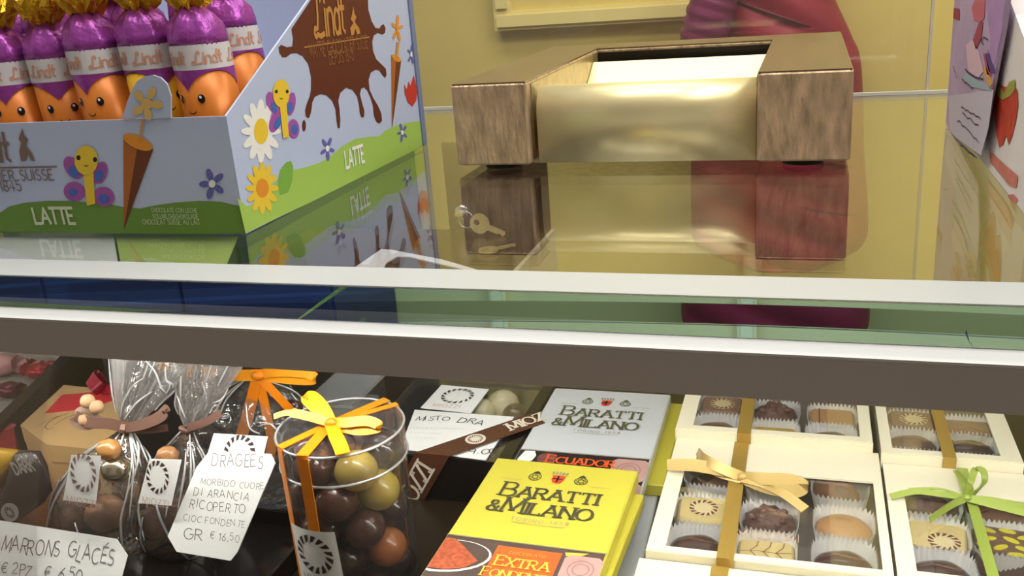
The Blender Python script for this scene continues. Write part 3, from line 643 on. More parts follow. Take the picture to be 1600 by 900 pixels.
def cup(c,w,d,label,group,yaw=0):
    """pleated square paper cup"""
    n=88; rings=[]
    for (s,z,zz) in ((.80,0,0),(.86,.002,.15),(1.0,.0135,1)):
        ring=[]
        for k in range(n):
            t=2*math.pi*k/n; ct,st=math.cos(t),math.sin(t); r=1/((abs(ct)**4.5+abs(st)**4.5)**(1/4.5))
            pl=(1 if k%2 else -1); rr=r*s*(1+.022*pl*(.4+.6*zz))
            a,b=ct*rr*w/2,st*rr*d/2; ring.append((c[0]+a*math.cos(yaw)-b*math.sin(yaw),c[1]+a*math.sin(yaw)+b*math.cos(yaw),c[2]+z+.0012*pl*zz))
        rings.append(ring)
    q=MB(); i=len(q.v); q.loft(rings,cap=False); q.f.append(tuple(range(n-1,-1,-1)))
    return q.build('paper_cup',m_cup,label=label,cat='paper cup',group=group,base=c)
def praline(kind,c,label,group,yaw=0,s=1.2):
    """c = middle of the cup floor"""
    rz=Matrix.Rotation(yaw,3,'Z'); c=Vector(c)+Vector((0,0,.0004))
    def L(x,y,z): return c+rz@Vector((x*s,y*s,z*s))
    t=thing('praline',label,'praline',c,group)
    def slab(w,d,h,m,b=.0018):
        nonlocal_=0
        def rr(i,z):
            o=[]
            for (sx,sy) in ((-1,-1),(1,-1),(1,1),(-1,1)):
                for a in range(4):
                    an=math.atan2(sy,sx)-R(45)+R(30)*a; o.append(L(sx*(w/2-i-b)+b*math.cos(an),sy*(d/2-i-b)+b*math.sin(an),z))
            return o
        return MB().loft([rr(0,0),rr(0,h-b),rr(b*.35,h-b*.3),rr(b,h)]).build('body',m,t,True) if False else MB().loft([rr(0,0),rr(0,h-b),rr(b*.6,h)]).build('body',m,t)
    if kind in('swirl','swirltan'):
        h=.011; slab(.0205,.018,h,C_['cream'] if kind=='swirl' else C_['rose'])
        f=Frame(L(0,0,h),rz@Vector((1,0,0)),rz@Vector((0,1,0))); MB().poly(*[f(x,y,1) for x,y in ell(.0005,0,.0062*s,.0062*s,0,20)]).build('round_print',mat('print_ivory',S(238,220,170),.5),t)
        swirl(MB(),f,.0005,0,.006*s,2,14,.62).build('emblem_print',m_brown,t)
    elif kind=='cornerswirl':
        h=.010; slab(.0215,.0195,h,C_['cream']); f=Frame(L(0,0,h),rz@Vector((1,0,0)),rz@Vector((0,1,0)))
        MB().poly(*[f(x,y,1) for x,y in ell(.0025*s,-.004*s,.0062*s,.0058*s,0,20)]).build('round_print',mat('print_ivory',S(238,220,170),.5),t)
        swirl(MB(),f,.0025*s,-.004*s,.006*s,2,14,.6).build('emblem_print',m_brown,t)
    elif kind=='rock':
        rnd=random.Random(str(label)); 
        MB().ball(L(0,0,.0065),(.0105*s,.0092*s,.0068*s),18,12,rz,lambda d:1+.10*math.sin(d.x*9+1)*math.cos(d.y*8)+.08*math.sin(d.z*11+d.x*7)).build('body',C_['rock'],t,True)
        for k in range(9): MB().ball(L(rnd.uniform(-.007,.007),rnd.uniform(-.006,.006),.0115+rnd.uniform(-.001,.0012)),(.0022,.0017,.0016),8,6).build('nut_chip',C_['rock'],t,True)
    elif kind=='tan': 
        slab(.0205,.0165,.010,C_['tan']); MB().box(0,0,0,0,0,0) if False else None
        f=Frame(L(0,0,.010),rz@Vector((1,0,0)),rz@Vector((0,1,0))); q=MB(); q.poly(f(-.0075,-.0094),f(-.0068,-.0094),f(-.0068,.0094),f(-.0075,.0094)); q.build('groove_print',C_['milk'],t)
    elif kind=='oval':
        MB().ball(L(0,0,.0058),(.0112*s,.0095*s,.0060*s),22,12,rz).build('body',C_['tan'],t,True)
        f=Frame(L(0,0,.0119),rz@Vector((1,0,0)),rz@Vector((0,1,0))); put_text(MB(),f,0,-.001,text2d('MIOZZI',.0018,.14)).build('impressed_lettering',C_['milk'],t)
    elif kind=='leaf':
        h=.009; slab(.0215,.018,h,C_['cream']); f=Frame(L(0,0,h),rz@Vector((1,0,0)),rz@Vector((0,1,0))); q=MB()
        def ln(p,wd=.0004):
            for (a,b),(e,g) in zip(p[:-1],p[1:]):
                dx,dy=e-a,g-b; l=math.hypot(dx,dy); nx,ny=-dy/l*wd/2,dx/l*wd/2; q.poly(f((a+nx)*s,(b+ny)*s),f((a-nx)*s,(b-ny)*s),f((e-nx)*s,(g-ny)*s),f((e+nx)*s,(g+ny)*s))
        ln([(-.010,-.0005),(-.003,.0008),(.004,.0003),(.0098,.0012)])
        for x in (-.006,-.001,.004): ln([(x,.0005),(x+.0025,.004),(x+.003,.0075)]); ln([(x,.0005),(x+.003,-.0035),(x+.0035,-.007)])
        q.build('vein_print',m_brown,t)
    elif kind=='lemon':
        h=.010; slab(.0215,.0195,h,C_['stone']); f=Frame(L(0,0,h),rz@Vector((1,0,0)),rz@Vector((0,1,0))); q=MB()
        for x,y,a in [(-.006,.006,-20),(.001,.007,-10),(.007,.004,25),(-.006,.000,20),(.002,.001,-30),(-.002,-.005,40),(.006,-.004,-15),(-.008,-.006,-40),(.003,-.0085,10)]: q.poly(*[f(u*s,v*s) for u,v in ell(x,y,.0032,.0015,a,12)])
        q.build('leaf_print',m_leafy,t)
    elif kind=='wedge':
        MB().prism([L(-.010,-.008,0),L(.010,-.008,0),L(.010,.008,0),L(-.010,.008,0)],(0,0,.002*s)).build('foot',C_['dark'],t)
        MB().loft([[L(-.010,-.008,.002),L(.010,-.008,.002),L(.010,.008,.002),L(-.010,.008,.002)],[L(.002,-.003,.011),L(.009,-.003,.011),L(.009,.006,.011),L(.002,.006,.011)]]).build('body',C_['stone'],t)
    elif kind=='nut':
        MB().ball(L(-.001,0,.0078),(.0125*s,.0095*s,.0080*s),20,14,rz@Matrix.Rotation(R(-35),3,'Z'),lambda d:1+.18*max(0,-d.x)+.05*math.sin(5*d.y)).build('body',C_['milk'],t,True)
        MB().ball(L(.003,-.004,.0085),(.0085*s,.0055*s,.0062*s),16,10,rz@Matrix.Rotation(R(25),3,'Y')).build('almond',C_['stone'],t,True)
    elif kind in('dome','gloss','curve'):
        m={'dome':C_['dark'],'gloss':C_['gloss'],'curve':C_['stone']}[kind]
        MB().ball(L(0,0,.0052),(.0112*s,.0088*s,.0058*s),20,12,rz,lambda d:1+.03*math.sin(6*d.x)).build('body',m,t,True)
        MB().tube([L(-.008,0,.0095),L(-.003,.001,.0109),L(.003,-.0008,.0110),L(.008,.0005,.0095)],.0005,6).build('piped_line',C_['milk'],t,True)
    elif kind=='yellow':
        slab(.020,.016,.009,C_['yellow']); MB().tube([L(-.008,-.004,.0093),L(0,.003,.0095),L(.008,-.002,.0093)],.0006,6).build('piped_line',C_['cream'],t,True)
    elif kind=='roseslab':
        slab(.021,.018,.009,C_['rose']); MB().tube([L(-.008,-.004,.0093),L(0,.002,.0095),L(.008,-.003,.0093)],.0005,6).build('piped_line',C_['tan'],t,True)
    return t
def pbox(label,x0,x1,y0,y1,zt,win,h=None):
    wx0,wx1,wy0,wy1=win; z0=FZ+.0002
    b=thing('praline_box',label,'praline box',((x0+x1)/2,(y0+y1)/2,z0),'cream praline boxes')
    MB().box(x0,x1,y0,y1,z0,z0+.0015).build('base',m_cream,b)
    wl=.0016
    for nm,a in (('front_wall',(x0,x1,y0,y0+wl)),('back_wall',(x0,x1,y1-wl,y1)),('side_wall',(x0,x0+wl,y0+wl,y1-wl)),('side_wall',(x1-wl,x1,y0+wl,y1-wl))): MB().box(*a,z0+.0015,zt-.0012).build(nm,m_cream,b)
    MB().box(x0+wl,x1-wl,y0+wl,y1-wl,zt-.0192,zt-.0180).build('inner_tray',m_tray,b)
    # lid: four rims round the window, front and sides lipped downward
    ld=MB().box(x0-.0006,x1+.0006,wy1,y1+.0006,zt-.0012,zt).build('lid',m_cream,b)
    MB().box(x0-.0006,x1+.0006,y0-.0006,wy0,zt-.0012,zt).build('lid_rim',m_cream,ld); MB().box(x0-.0006,wx0,wy0,wy1,zt-.0012,zt).build('lid_rim',m_cream,ld); MB().box(wx1,x1+.0006,wy0,wy1,zt-.0012,zt).build('lid_rim',m_cream,ld)
    MB().box(x0-.0008,x1+.0008,y0-.0014,y0-.0004,zt-.010,zt-.0003).build('lid_lip',m_cream,ld)
    MB().box(wx0-.001,wx1+.001,wy0-.001,wy1+.001,zt-.0018,zt-.0014).build('window_film',m_film,b)
    return b
GC='paper cups in the praline boxes'; GP='pralines in the cream boxes'
def fill(zt,cells,boxname,w=.0275,d=.0255):
    desc=dict(swirl='cream square praline with round emblem',swirltan='beige square praline with dark round emblem',rock='rough dark praline with nut chips',tan='tan rectangular praline with one groove',oval='tan oval praline',leaf='cream praline with brown leaf veins',lemon='brown praline with yellow leaf print',wedge='dark sloping wedge praline',nut='tall milk chocolate praline with almond',dome='dark domed oval praline',gloss='glossy dark oval praline',curve='grey-brown domed praline',yellow='yellow rectangular praline',roseslab='rosy brown slab praline',cornerswirl='cream praline with off-centre round emblem')
    for (px,py,kind,pos,yaw) in cells:
        c=at_z(px,py,zt-.0095); c.z=zt-.0178
        cup(c,w,d,'white pleated paper cup, %s of the %s'%(pos,boxname),GC,yaw*.3)
        praline(kind,c,'%s, %s of the %s'%(desc[kind],pos,boxname.replace('box behind the gold bow box','box under the rail')),GP,yaw,(.98 if kind=='nut' else 1.2))
def bow(name,mt,parent,paths,wd,side=(0,0,1)):
    for p in paths:
        pts=spline([at_z(*q) for q in p[0]],8); sd=p[1]; MB().ribbon(pts,sd,p[2] if len(p)>2 else wd,.0005).build(name,mt,parent,True)
# --- large box in the middle of the frame
B2='box tied with the gold bow'; zt=-.14
w0=at_z(1073,731,zt); b2=pbox('cream praline box with gold ribbon bow and nine pralines behind clear film',-.0665,.0405,.369,.4775,zt,(-.0585,.0368,.3725,.4475))
fill(zt,[(1112,752,'wedge','back left',0),(1207,762,'yellow','back centre',.05),(1312,772,'nut','back right',-.2),(1098,808,'swirl','middle left',.05),(1202,820,'rock','middle centre',-.1),(1318,829,'oval','centre right',-.1),(1090,858,'dome','front left',0),(1196,872,'leaf','front centre',0),(1318,884,'gloss','front right',0)],B2,.0285,.0262)
def rband(bx,x,y0,y1,zt,wd,m,front=None):
    pts=[(x,y1+.0012,zt-.012),(x,y1+.0012,zt+.0004),(x,y0-.002,zt+.0004),(x,y0-.002,zt-.014)]
    return MB().ribbon([Vector(p) for p in pts],(1,0,0),wd,.0004).build('ribbon',m,bx)
xr=at_z(1145,790,zt).x; rb=rband(b2,xr,.369,.4775,zt,.0078,m_gr)
bow('bow_loop',m_grl,b2,[
 ([(1160,746,zt+.003),(1125,735,zt+.006),(1085,727,zt+.006),(1042,726,zt+.005)],[Vector((0,.55,.85))]*25,[.0035+.003*math.sin(k/24*2.4) for k in range(25)]),
 ([(1160,745,zt+.003),(1130,733,zt+.008),(1100,717,zt+.009),(1092,708,zt+.007),(1096,722,zt+.004),(1125,738,zt+.003),(1158,747,zt+.003)],Vector((0,.6,.8)),.0055),
 ([(1162,747,zt+.003),(1195,748,zt+.007),(1235,750,zt+.008),(1256,760,zt+.006),(1240,768,zt+.004),(1200,762,zt+.003),(1164,748,zt+.003)],Vector((0,.55,.85)),.0062),
 ([(1160,748,zt+.003),(1190,756,zt+.004),(1225,772,zt+.003),(1258,796,zt+.002)],Vector((.4,.7,.3)),.005)],.005)
MB().ball(at_z(1161,746,zt+.003),(.0032,.0026,.0026),12,8).build('bow_knot',m_grl,b2,True)
f=Frame(at_z(1150,838,zt-.0012),(1,0,0),(0,1,0)); put_text(MB(),f,.0,0,text2d('MIOZZI',.006,.06,serif=True,space=.35,align='l'),3).build('film_lettering',m_pale,b2)
# --- box behind it
zt=-.134
b1=pbox('cream praline box half hidden under the rail, behind the gold bow box',-.0672,.0375,.4795,.584,zt,(-.0585,.0318,.4842,.578))
fill(zt,[(1128,643,'swirltan','back left',0),(1212,652,'rock','back centre',0),(1300,660,'tan','back right',0),(1120,676,'curve','front left',0),(1210,686,'yellow','front centre',0),(1298,692,'dome','front right',0)],'box behind the gold bow box',.0280,.0262)
rband(b1,at_z(1163,674,zt).x,.4795,.584,zt,.0075,m_gr)
# --- right hand boxes
zt=-.14
b4=pbox('cream praline box with thin green ribbon bow at the right edge',.0432,.146,.3705,.4668,zt,(.0508,.139,.3745,.4420))
fill(zt,[(1452,795,'curve','back left',0),(1556,806,'roseslab','back right',0),(1463,848,'cornerswirl','middle left',-.1),(1570,857,'lemon','middle right',-.1),(1470,900,'dome','front left',0)],'box tied with green ribbon',.0290,.0262)
xg=at_z(1517,780,zt).x; rband(b4,xg,.3705,.4668,zt,.0048,m_grn)
bow('bow_loop',m_grn,b4,[
 ([(1510,778,zt+.003),(1470,772,zt+.004),(1430,768,zt+.004),(1392,776,zt+.002)],Vector((0,.8,.6)),.0032),
 ([(1510,778,zt+.003),(1485,790,zt+.003),(1453,812,zt+.002)],Vector((.5,.7,.3)),.0034),
 ([(1511,777,zt+.003),(1516,755,zt+.010),(1524,734,zt+.014),(1536,736,zt+.014),(1538,752,zt+.010),(1525,768,zt+.005),(1512,778,zt+.003)],Vector((.6,.5,.2)),.0034),
 ([(1510,776,zt+.003),(1503,752,zt+.006),(1494,735,zt+.004)],Vector((1,.2,.1)),.003),
 ([(1513,779,zt+.003),(1550,782,zt+.004),(1600,792,zt+.003),(1640,800,zt+.002)],Vector((0,.8,.6)),.0034),
 ([(1513,779,zt+.003),(1555,790,zt+.003),(1610,804,zt+.002)],Vector((0,.8,.6)),.0034),
 ([(1512,778,zt+.003),(1470,764,zt+.005),(1420,764,zt+.004)],Vector((0,.8,.6)),.001)],.003)
MB().ball(at_z(1511,778,zt+.003),(.0024,.002,.002),10,8).build('bow_knot',m_grn,b4,True)
zt=-.134
b3=pbox('cream praline box with MIOZZI printed film at the right, under the rail'.replace('MIOZZI ','letter '),.0425,.1085,.4695,.575,zt,(.0475,.0995,.4742,.568))
fill(zt,[(1425,668,'swirltan','back left',0),(1512,677,'roseslab','back right',0),(1425,698,'curve','front left',0),(1515,706,'dome','front right',0)],'letter printed box',.0262,.0240)
rband(b3,at_z(1481,705,zt).x,.4695,.575,zt,.0065,m_gr)
A=at_z(1470,675,zt-.001); Bq=at_z(1548,683,zt-.001); f=Frame(A,Bq-A,(0,1,0)); Lw=(Bq-A).length
P=text2d('MIOZZI',1,.1,serif=True,space=.25,align='l'); s=Lw/max(p.x for pl in P for p in pl)
put_text(MB(),f,0,0,[[Vector((p.x*s,p.y*s)) for p in pl] for pl in P],4).build('film_lettering',mat('print_sepia',S(150,110,92),.5),b3)
# --- nearest box, only its back rim in the picture
b5=pbox('nearest cream praline box, cut off by the bottom of the picture',-.0695,.0355,.2755,.3665,-.1445,(-.061,.028,.2795,.336))
rband(b5,at_z(1125,890,-.1445).x,.2755,.3665,-.1445,.0078,m_gr)

# ------------------------------------------------------------------ chocolate bars
m_yb=mat('lemon_yellow_wrapper',S(204,193,70),.35); m_sb=mat('silver_grey_wrapper',S(216,220,224),.3,.1); m_ink=mat('wrapper_ink',S(74,70,50),.4); m_inks=mat('wrapper_olive_ink',S(112,112,84),.3,.4)
m_photo=mat('print_dark_taupe',S(84,68,62),.4,var=.1,vscale=80); m_orange=mat('print_vermilion',S(236,96,40),.4); m_redp=mat('print_shield_red',S(222,70,44),.4); m_mauve=mat('print_mauve',S(190,150,142),.4,var=.1,vscale=120); m_blk=mat('print_near_black',S(40,32,32),.4); m_cocoa=mat('print_cocoa',S(172,84,52),.5,var=.35,vscale=500); m_wh=mat('print_white',S(236,232,222),.4); m_goldp=mat('print_lemon_gold',S(240,190,70),.4); m_lilac=mat('print_warm_grey',S(150,140,124),.4)
def barchoc(name,label,x0,x1,y0,y1,zt,th,mt,group,yaw=0,detail=None):
    c=Vector(((x0+x1)/2,(y0+y1)/2,zt-th)); rz=Matrix.Rotation(yaw,3,'Z')
    T=lambda x,y,z:c+rz@(Vector((x,y,z))-c)
    b=thing('chocolate_bar',label,'chocolate bar',c,group); e=.0008
    def rg(i,z): return [T(x0+i,y0+i,z),T(x1-i,y0+i,z),T(x1-i,y1-i,z),T(x0+i,y1-i,z)]
    MB().loft([rg(e,zt-th),rg(0,zt-th+e),rg(0,zt-e),rg(e,zt)]).build('wrapper',mt,b)
    fr=Frame(T(x0,y1,zt),rz@Vector((1,0,0)),rz@Vector((0,1,0)))
    if detail: detail(b,fr,x1-x0,y1-y0)
    return b
def crest(b,f,W,yc,ink):
    def sc(pts,lay,m,nm): MB().poly(*[f(x,y,lay) for x,y in pts]).build(nm,m,b)
    k=W/.079
    q=MB()
    for cx in (-.0125*k,.0125*k):
        for r0_,r1_ in ((.0036,.0031),(.0018,.0013)):
            o=ell(W/2+cx,yc,r0_*k,r0_*1.05*k,0,18); i=ell(W/2+cx,yc,r1_*k,r1_*1.05*k,0,18)
            for a in range(18): j=(a+1)%18; q.poly(f(*o[a],3),f(*o[j],3),f(*i[j],3),f(*i[a],3))
        for a in range(8):
            t=2*math.pi*a/8; q.poly(*[f(W/2+cx+u*k,yc+v*k,3) for u,v in ell(.0024*math.cos(t),.0025*math.sin(t),.00045,.00045,0,6)])
        q.poly(f(W/2+cx-.0022*k,yc+.0036*k,3),f(W/2+cx+.0022*k,yc+.0036*k,3),f(W/2+cx+.0016*k,yc+.0046*k,3),f(W/2+cx,yc+.0060*k,3),f(W/2+cx-.0016*k,yc+.0046*k,3))
    q.build('medal_print',ink,b)
    sh=[(-.0033,.0034),(.0033,.0034),(.0033,-.001),(.0022,-.0036),(0,-.0044),(-.0022,-.0036),(-.0033,-.001)]
    sc([(W/2+x*k,yc+y*k) for x,y in sh],3,m_redp,'shield_print')
    q=MB()
    for a,c_ in (((-.0005,.0005),(-.0035,.0030)),((-.0026,.0026),(-.0007,.0004))): q.poly(f(W/2+a[0]*k,yc+c_[0]*k,4),f(W/2+a[1]*k,yc+c_[0]*k,4),f(W/2+a[1]*k,yc+c_[1]*k,4),f(W/2+a[0]*k,yc+c_[1]*k,4))
    q.build('cross_print',m_blk,b)
    q=MB()
    for a in range(5): x=-.0034+a*.0017; q.poly(f(W/2+(x-.0006)*k,yc+.0042*k,4),f(W/2+(x+.0006)*k,yc+.0042*k,4),f(W/2+(x*1.15+.0005)*k,yc+.0068*k,4),f(W/2+(x*1.15-.0005)*k,yc+.0068*k,4))
    q.build('crown_print',m_lilac,b)
def brand(b,f,W,top,ink,thin):
    """crest, two-line name, small line and rules on the square panel; top = distance of the crest from the far edge"""
    crest(b,f,W,-top,ink)
    put_text(MB(),f,W*.5,-top-.0205,text2d('BARATTI',.0096,.165,serif=True,space=.17,first=1.32,pen=.45),4).build('lettering',ink,b)
    put_text(MB(),f,W*.485,-top-.0348,text2d('&MILANO',.0096,.165,serif=True,space=.16,first=1.32,pen=.45),4).build('lettering',ink,b)
    put_text(MB(),f,W*.52,-top-.0415,text2d('TORINO 1858',.0028,.1,space=.45),4,lambda x:1.2*x*x*1.8).build('small_lettering',thin,b)
    q=MB()
    for a in range(10):
        x0=-.0135+.0027*a; x1=x0+.0027; g=lambda x:1.8*1.2*x*x; q.poly(*[f(W*.52+x,-top-.0432+g(x)+dy,4) for x,dy in ((x0,0),(x1,0),(x1,.0003),(x0,.0003))])
    for a,c_ in ((.13,.26),(.73,.87)): q.poly(f(W*a,-top-.0047,4),f(W*c_,-top-.0047,4),f(W*c_,-top-.0044,4),f(W*a,-top-.0044,4))
    q.build('rule_print',thin,b)
def piece(b,f,a0,a1,c0,c1):
    e=.0025; MB().poly(*[f(x,y,3) for x,y in [(a0+e,c0),(a1-e,c0),(a1,c0+e),(a1,c1-e),(a1-e,c1),(a0+e,c1),(a0,c1-e),(a0,c0+e)]]).build('chocolate_piece_print',m_mauve,b)
    q=MB(); cx,cy=(a0+a1)/2,(c0+c1)/2
    for r_ in (.34,.22):
        o=ell(cx,cy,(a1-a0)*r_,(c1-c0)*r_,0,16); i=ell(cx,cy,(a1-a0)*(r_-.03),(c1-c0)*(r_-.03),0,16)
        for a in range(16): j=(a+1)%16; q.poly(f(*o[a],4),f(*o[j],4),f(*i[j],4),f(*i[a],4))
    q.build('embossed_ring_print',mat('print_dusky_rose',S(158,116,112),.4),b)
def det_yellow(b,f,W,Ln):
    pl=.0754
    MB().poly(f(.0008,-Ln+.0008,1),f(W-.0008,-Ln+.0008,1),f(W-.0008,-pl,1),f(.0008,-pl,1)).build('photo_print',m_photo,b)
    brand(b,f,W,.0165,m_ink,m_lilac)
    q=MB(); q.poly(f(0,-pl,3),f(W,-pl,3),f(W,-pl+.0005,3),f(0,-pl+.0005,3)); q.build('edge_rule_print',m_lilac,b)
    MB().poly(f(.0275,-Ln+.001,2),f(.0585,-Ln+.001,2),f(.0585,-pl-.0035,2),f(.0275,-pl-.0035,2)).build('flavour_panel_print',m_orange,b)
    bo=ell(.006,-pl-.016,.0215,.0125,8,28); bo=[(max(.001,x),min(y,-pl-.002)) for x,y in bo]
    MB().poly(*[f(x,y,3) for x,y in bo if x<.0275]).build('bowl_rim_print',m_wh,b)
    bi=ell(.006,-pl-.0155,.0203,.0115,8,28); MB().poly(*[f(max(.001,x),min(y,-pl-.002),4) for x,y in bi if x<.027]).build('bowl_shadow_print',m_photo,b)
    MB().poly(*[f(max(.001,x),y,5) for x,y in [(.001,-pl-.003),(.006,-pl-.003),(.012,-pl-.008),(.0175,-pl-.013),(.0225,-pl-.0175),(.018,-pl-.0235),(.009,-pl-.0265),(.001,-pl-.0265)]]).build('cocoa_powder_print',m_cocoa,b)
    put_text(MB(),f,.043,-pl-.0092,text2d('CIOCCOLATO',.0019,.1,space=.3),5).build('small_lettering',m_goldp,b)
    put_text(MB(),f,.043,-pl-.0185,text2d('EXTRA',.0062,.16,serif=True,space=.2,first=1.2,pen=.4),5).build('lettering',m_goldp,b)
    put_text(MB(),f,.043,-pl-.0268,text2d('FONDENTE',.0052,.16,serif=True,space=.15,first=1.2,pen=.4),5).build('lettering',m_goldp,b)
    piece(b,f,.0605,.0785,-pl-.024,-pl-.004)
    piece(b,f,.0605,.0785,-pl-.046,-pl-.0255)
    MB().poly(f(.0595,-pl-.0025,2),f(.0705,-pl-.0012,2),f(.0665,-pl-.0045,2),f(.0605,-pl-.005,2)).build('leaf_print',m_goldp,b)
def det_silver(b,f,W,Ln):
    pl=.0864
    MB().poly(f(.0008,-Ln+.0008,1),f(W-.0008,-Ln+.0008,1),f(W-.0008,-pl,1),f(.0008,-pl,1)).build('photo_print',m_blk,b)
    brand(b,f,W,.0185,m_inks,m_lilac)
    MB().poly(f(0,-pl,3),f(W,-pl,3),f(W,-pl+.0006,3),f(0,-pl+.0006,3)).build('edge_rule_print',m_lilac,b)
    put_text(MB(),f,W*.5,-pl-.0125,text2d('ECUADOR',.0068,.18,serif=True,space=.16,first=1.25,pen=.4),4).build('lettering',m_orange,b)
    MB().poly(*[f(x,y,3) for x,y in [(.004,-pl-.001),(.010,-pl-.001),(.012,-pl-.006),(.011,-pl-.012),(.006,-pl-.016),(.002,-pl-.012)]]).build('almond_blossom_print',m_wh,b)
    MB().poly(*[f(x,y,3) for x,y in ell(.019,-pl-.008,.006,.0065,0,12)]).build('cocoa_bean_print',mat('print_bean',S(120,72,70),.4,var=.3,vscale=400),b)
    piece(b,f,.0575,.078,-pl-.026,-pl-.002); piece(b,f,.0575,.078,-pl-.050,-pl-.0275)
    MB().poly(f(.03,-Ln+.001,2),f(W-.001,-Ln+.001,2),f(W-.001,-pl-.052,2),f(.03,-pl-.052,2)).build('pale_panel_print',m_sb,b)
GB='chocolate bars stacked in the middle'
ZY=-.132; TB=.0078
tl=at_z(772,714,ZY)
barchoc('y','yellow wrapped chocolate bar with red shield, topmost of the front stack',-.1597,-.0812,.296,.4252,ZY,TB,m_yb,GB,R(-.9),det_yellow)
barchoc('y','plain yellow wrapped bar just under the topmost yellow bar',-.1572,-.0788,.290,.4172,ZY-TB-.0002,TB,m_yb,GB,R(-2.6))
barchoc('s','silver grey wrapped chocolate bar with red shield, behind the yellow bar',-.1586,-.0803,.399,.551,-.1482,TB,m_sb,GB,R(.4),det_silver)
barchoc('y','yellow wrapped bar under the silver bar, its edge showing on the right',-.150,-.0715,.452,.555,-.1482-TB-.0002,TB,m_yb,GB,R(.5))
barchoc('s','silver wrapped bar at the bottom of the stack, under the yellow edge',-.153,-.0745,.352,.505,-.1482-2*TB-.0004,TB,m_sb,GB,R(1.5))

# ------------------------------------------------------------------ dragee box with the brown lettered ribbon
m_black=mat('black_gloss_card',S(30,26,24),.15,spec=.6); m_rib=mat('chocolate_satin',S(92,56,38),.35,bump=.15,bscale=500); m_bone=mat('print_bone',S(236,224,204),.5)
m_lid=film('clear_lid',(.98,.98,.98),.04,gain=.35,base=.01,haze=.01)
dx0,dx1,dy0,dy1,dzt=-.264,-.1612,.4515,.560,-.1500
dg=thing('dragee_box','black box of mixed dragees with clear lid and brown lettered ribbon','dragee box',((dx0+dx1)/2,(dy0+dy1)/2,FZ+.0002),None)
MB().box(dx0,dx1,dy0,dy1,FZ+.0002,FZ+.002).build('base',m_black,dg)
wl=.0015
for nm,a in (('front_wall',(dx0,dx1,dy0,dy0+wl)),('back_wall',(dx0,dx1,dy1-wl,dy1)),('side_wall',(dx0,dx0+wl,dy0+wl,dy1-wl)),('side_wall',(dx1-wl,dx1,dy0+wl,dy1-wl))):
    MB().box(*a,FZ+.002,dzt-.006).build(nm,m_black,dg)
MB().box(dx0-.0008,dx1+.0008,dy0-.0008,dy0,dzt-.022,dzt-.0005).build('lid_lip',m_black,dg)
MB().box(dx1,dx1+.0008,dy0,dy1,dzt-.022,dzt-.0005).build('lid_lip',m_black,dg)
MB().box(dx0,dx1,dy0,dy1,dzt-.0008,dzt-.0002).build('clear_lid',m_lid,dg)
MB().box(dx1-.008,dx1,dy0,dy1,dzt-.0002,dzt).build('lid_border',m_black,dg)
MB().box(dx0+.002,dx1-.002,dy0+.002,dy1-.002,dzt-.0245,dzt-.0238).build('inner_tray',m_black,dg)
D_={k:mat('dragee_'+k,S(*c),r,spec=.6,coat=.4,var=.06,vscale=120) for k,(c,r) in dict(dark=((58,34,30),.2),cream=((232,226,190),.35),olive=((176,152,66),.25),orange=((184,110,62),.25),cocoa=((86,52,44),.22),red=((150,50,48),.25),milk=((128,84,58),.25)).items()}
DN=dict(dark='dark chocolate',cream='cream white',olive='olive yellow',orange='orange brown',cocoa='cocoa brown',red='dusky red',milk='milk chocolate')
def dragee(P,r,col,where,group,sq=(1,1,1),rot=None):
    return MB().ball(P,(r*sq[0],r*sq[1],r*sq[2]),18,12,rot).build('dragee',D_[col],None,True,label='%s dragee %s'%(DN[col],where),cat='dragee',group=group,base=(P[0],P[1],P[2]-r*sq[2]))
for (px,py,col,r) in [(786,634,'cream',.0118),(818,622,'cream',.0108),(752,648,'cream',.0105),(735,628,'dark',.009),(675,612,'red',.0088),(655,628,'dark',.0098),(622,650,'cream',.0088),(640,612,'dark',.0095),(780,610,'dark',.009),(752,606,'dark',.009),(700,618,'dark',.009),(610,622,'cocoa',.009),(805,655,'dark',.009),(715,655,'dark',.009)]:
    P=at_z(px,py,dzt-.0125); P.z=dzt-.0016-r*.95
    if dx0+r<P.x<dx1-r and dy0+r<P.y<dy1-r: dragee(P,r,col,'lying in the black clear-lidded box','dragees in the black box',(1,1.1,.95))
# cards on the lid
FL=Frame((0,0,dzt+.0002),(1,0,0),(0,1,0))
m_paper=mat('white_paper',S(244,243,240),.55); m_pen=mat('pen_ink',S(52,48,52),.5); m_pen2=mat('pencil_ink',S(122,118,118),.55)
def flatcard(label,pxs,fr,t=.0004,nm='price_card',cat='price card',mt=None):
    pts=[fr.px(x,y,0) for x,y in pxs]; c=sum(pts,Vector())/len(pts); o=thing(nm,label,cat,(c.x,c.y,min(p.z for p in pts)))
    MB().prism(pts,fr.n*t).build('card_sheet',mt or m_paper,o); return o
cd1=flatcard('white price card reading MISTO, under the brown ribbon on the black box',[(648,641),(803,652),(759,720),(625,702)],FL)
fr=Frame(FL.o+Vector((0,0,.0004)),FL.u,FL.v)
rowtext(fr,(648,657),(702,658),'MISTO',.09,m_pen,cd1,jit=.5,hscale=.95,space=.22,lay=2); rowtext(fr,(714,660),(754,664),'DRA',.09,m_pen,cd1,jit=.5,hscale=.9,lay=2); rowtext(fr,(730,709),(776,709),'9.00',.09,m_pen,cd1,jit=.4,hscale=.8,lay=2)
for a,b in (((640,670),(725,672)),((640,677),(690,679)),((630,685),(680,686))): rowtext(fr,a,b,'CIOCCOLATO FONDENTE' if a[1]<675 else 'AL LATTE E BIANCO',.07,mat('faint_ink',S(200,198,200),.6),cd1,lay=2,hscale=.9)
fr2=Frame(FL.o+Vector((0,0,.0007)),FL.u,FL.v)
cd2=flatcard('white card with dark round emblem lying on the black dragee box',[(657,638),(690,602),(764,609),(736,646)],fr2,nm='emblem_card',cat='card')
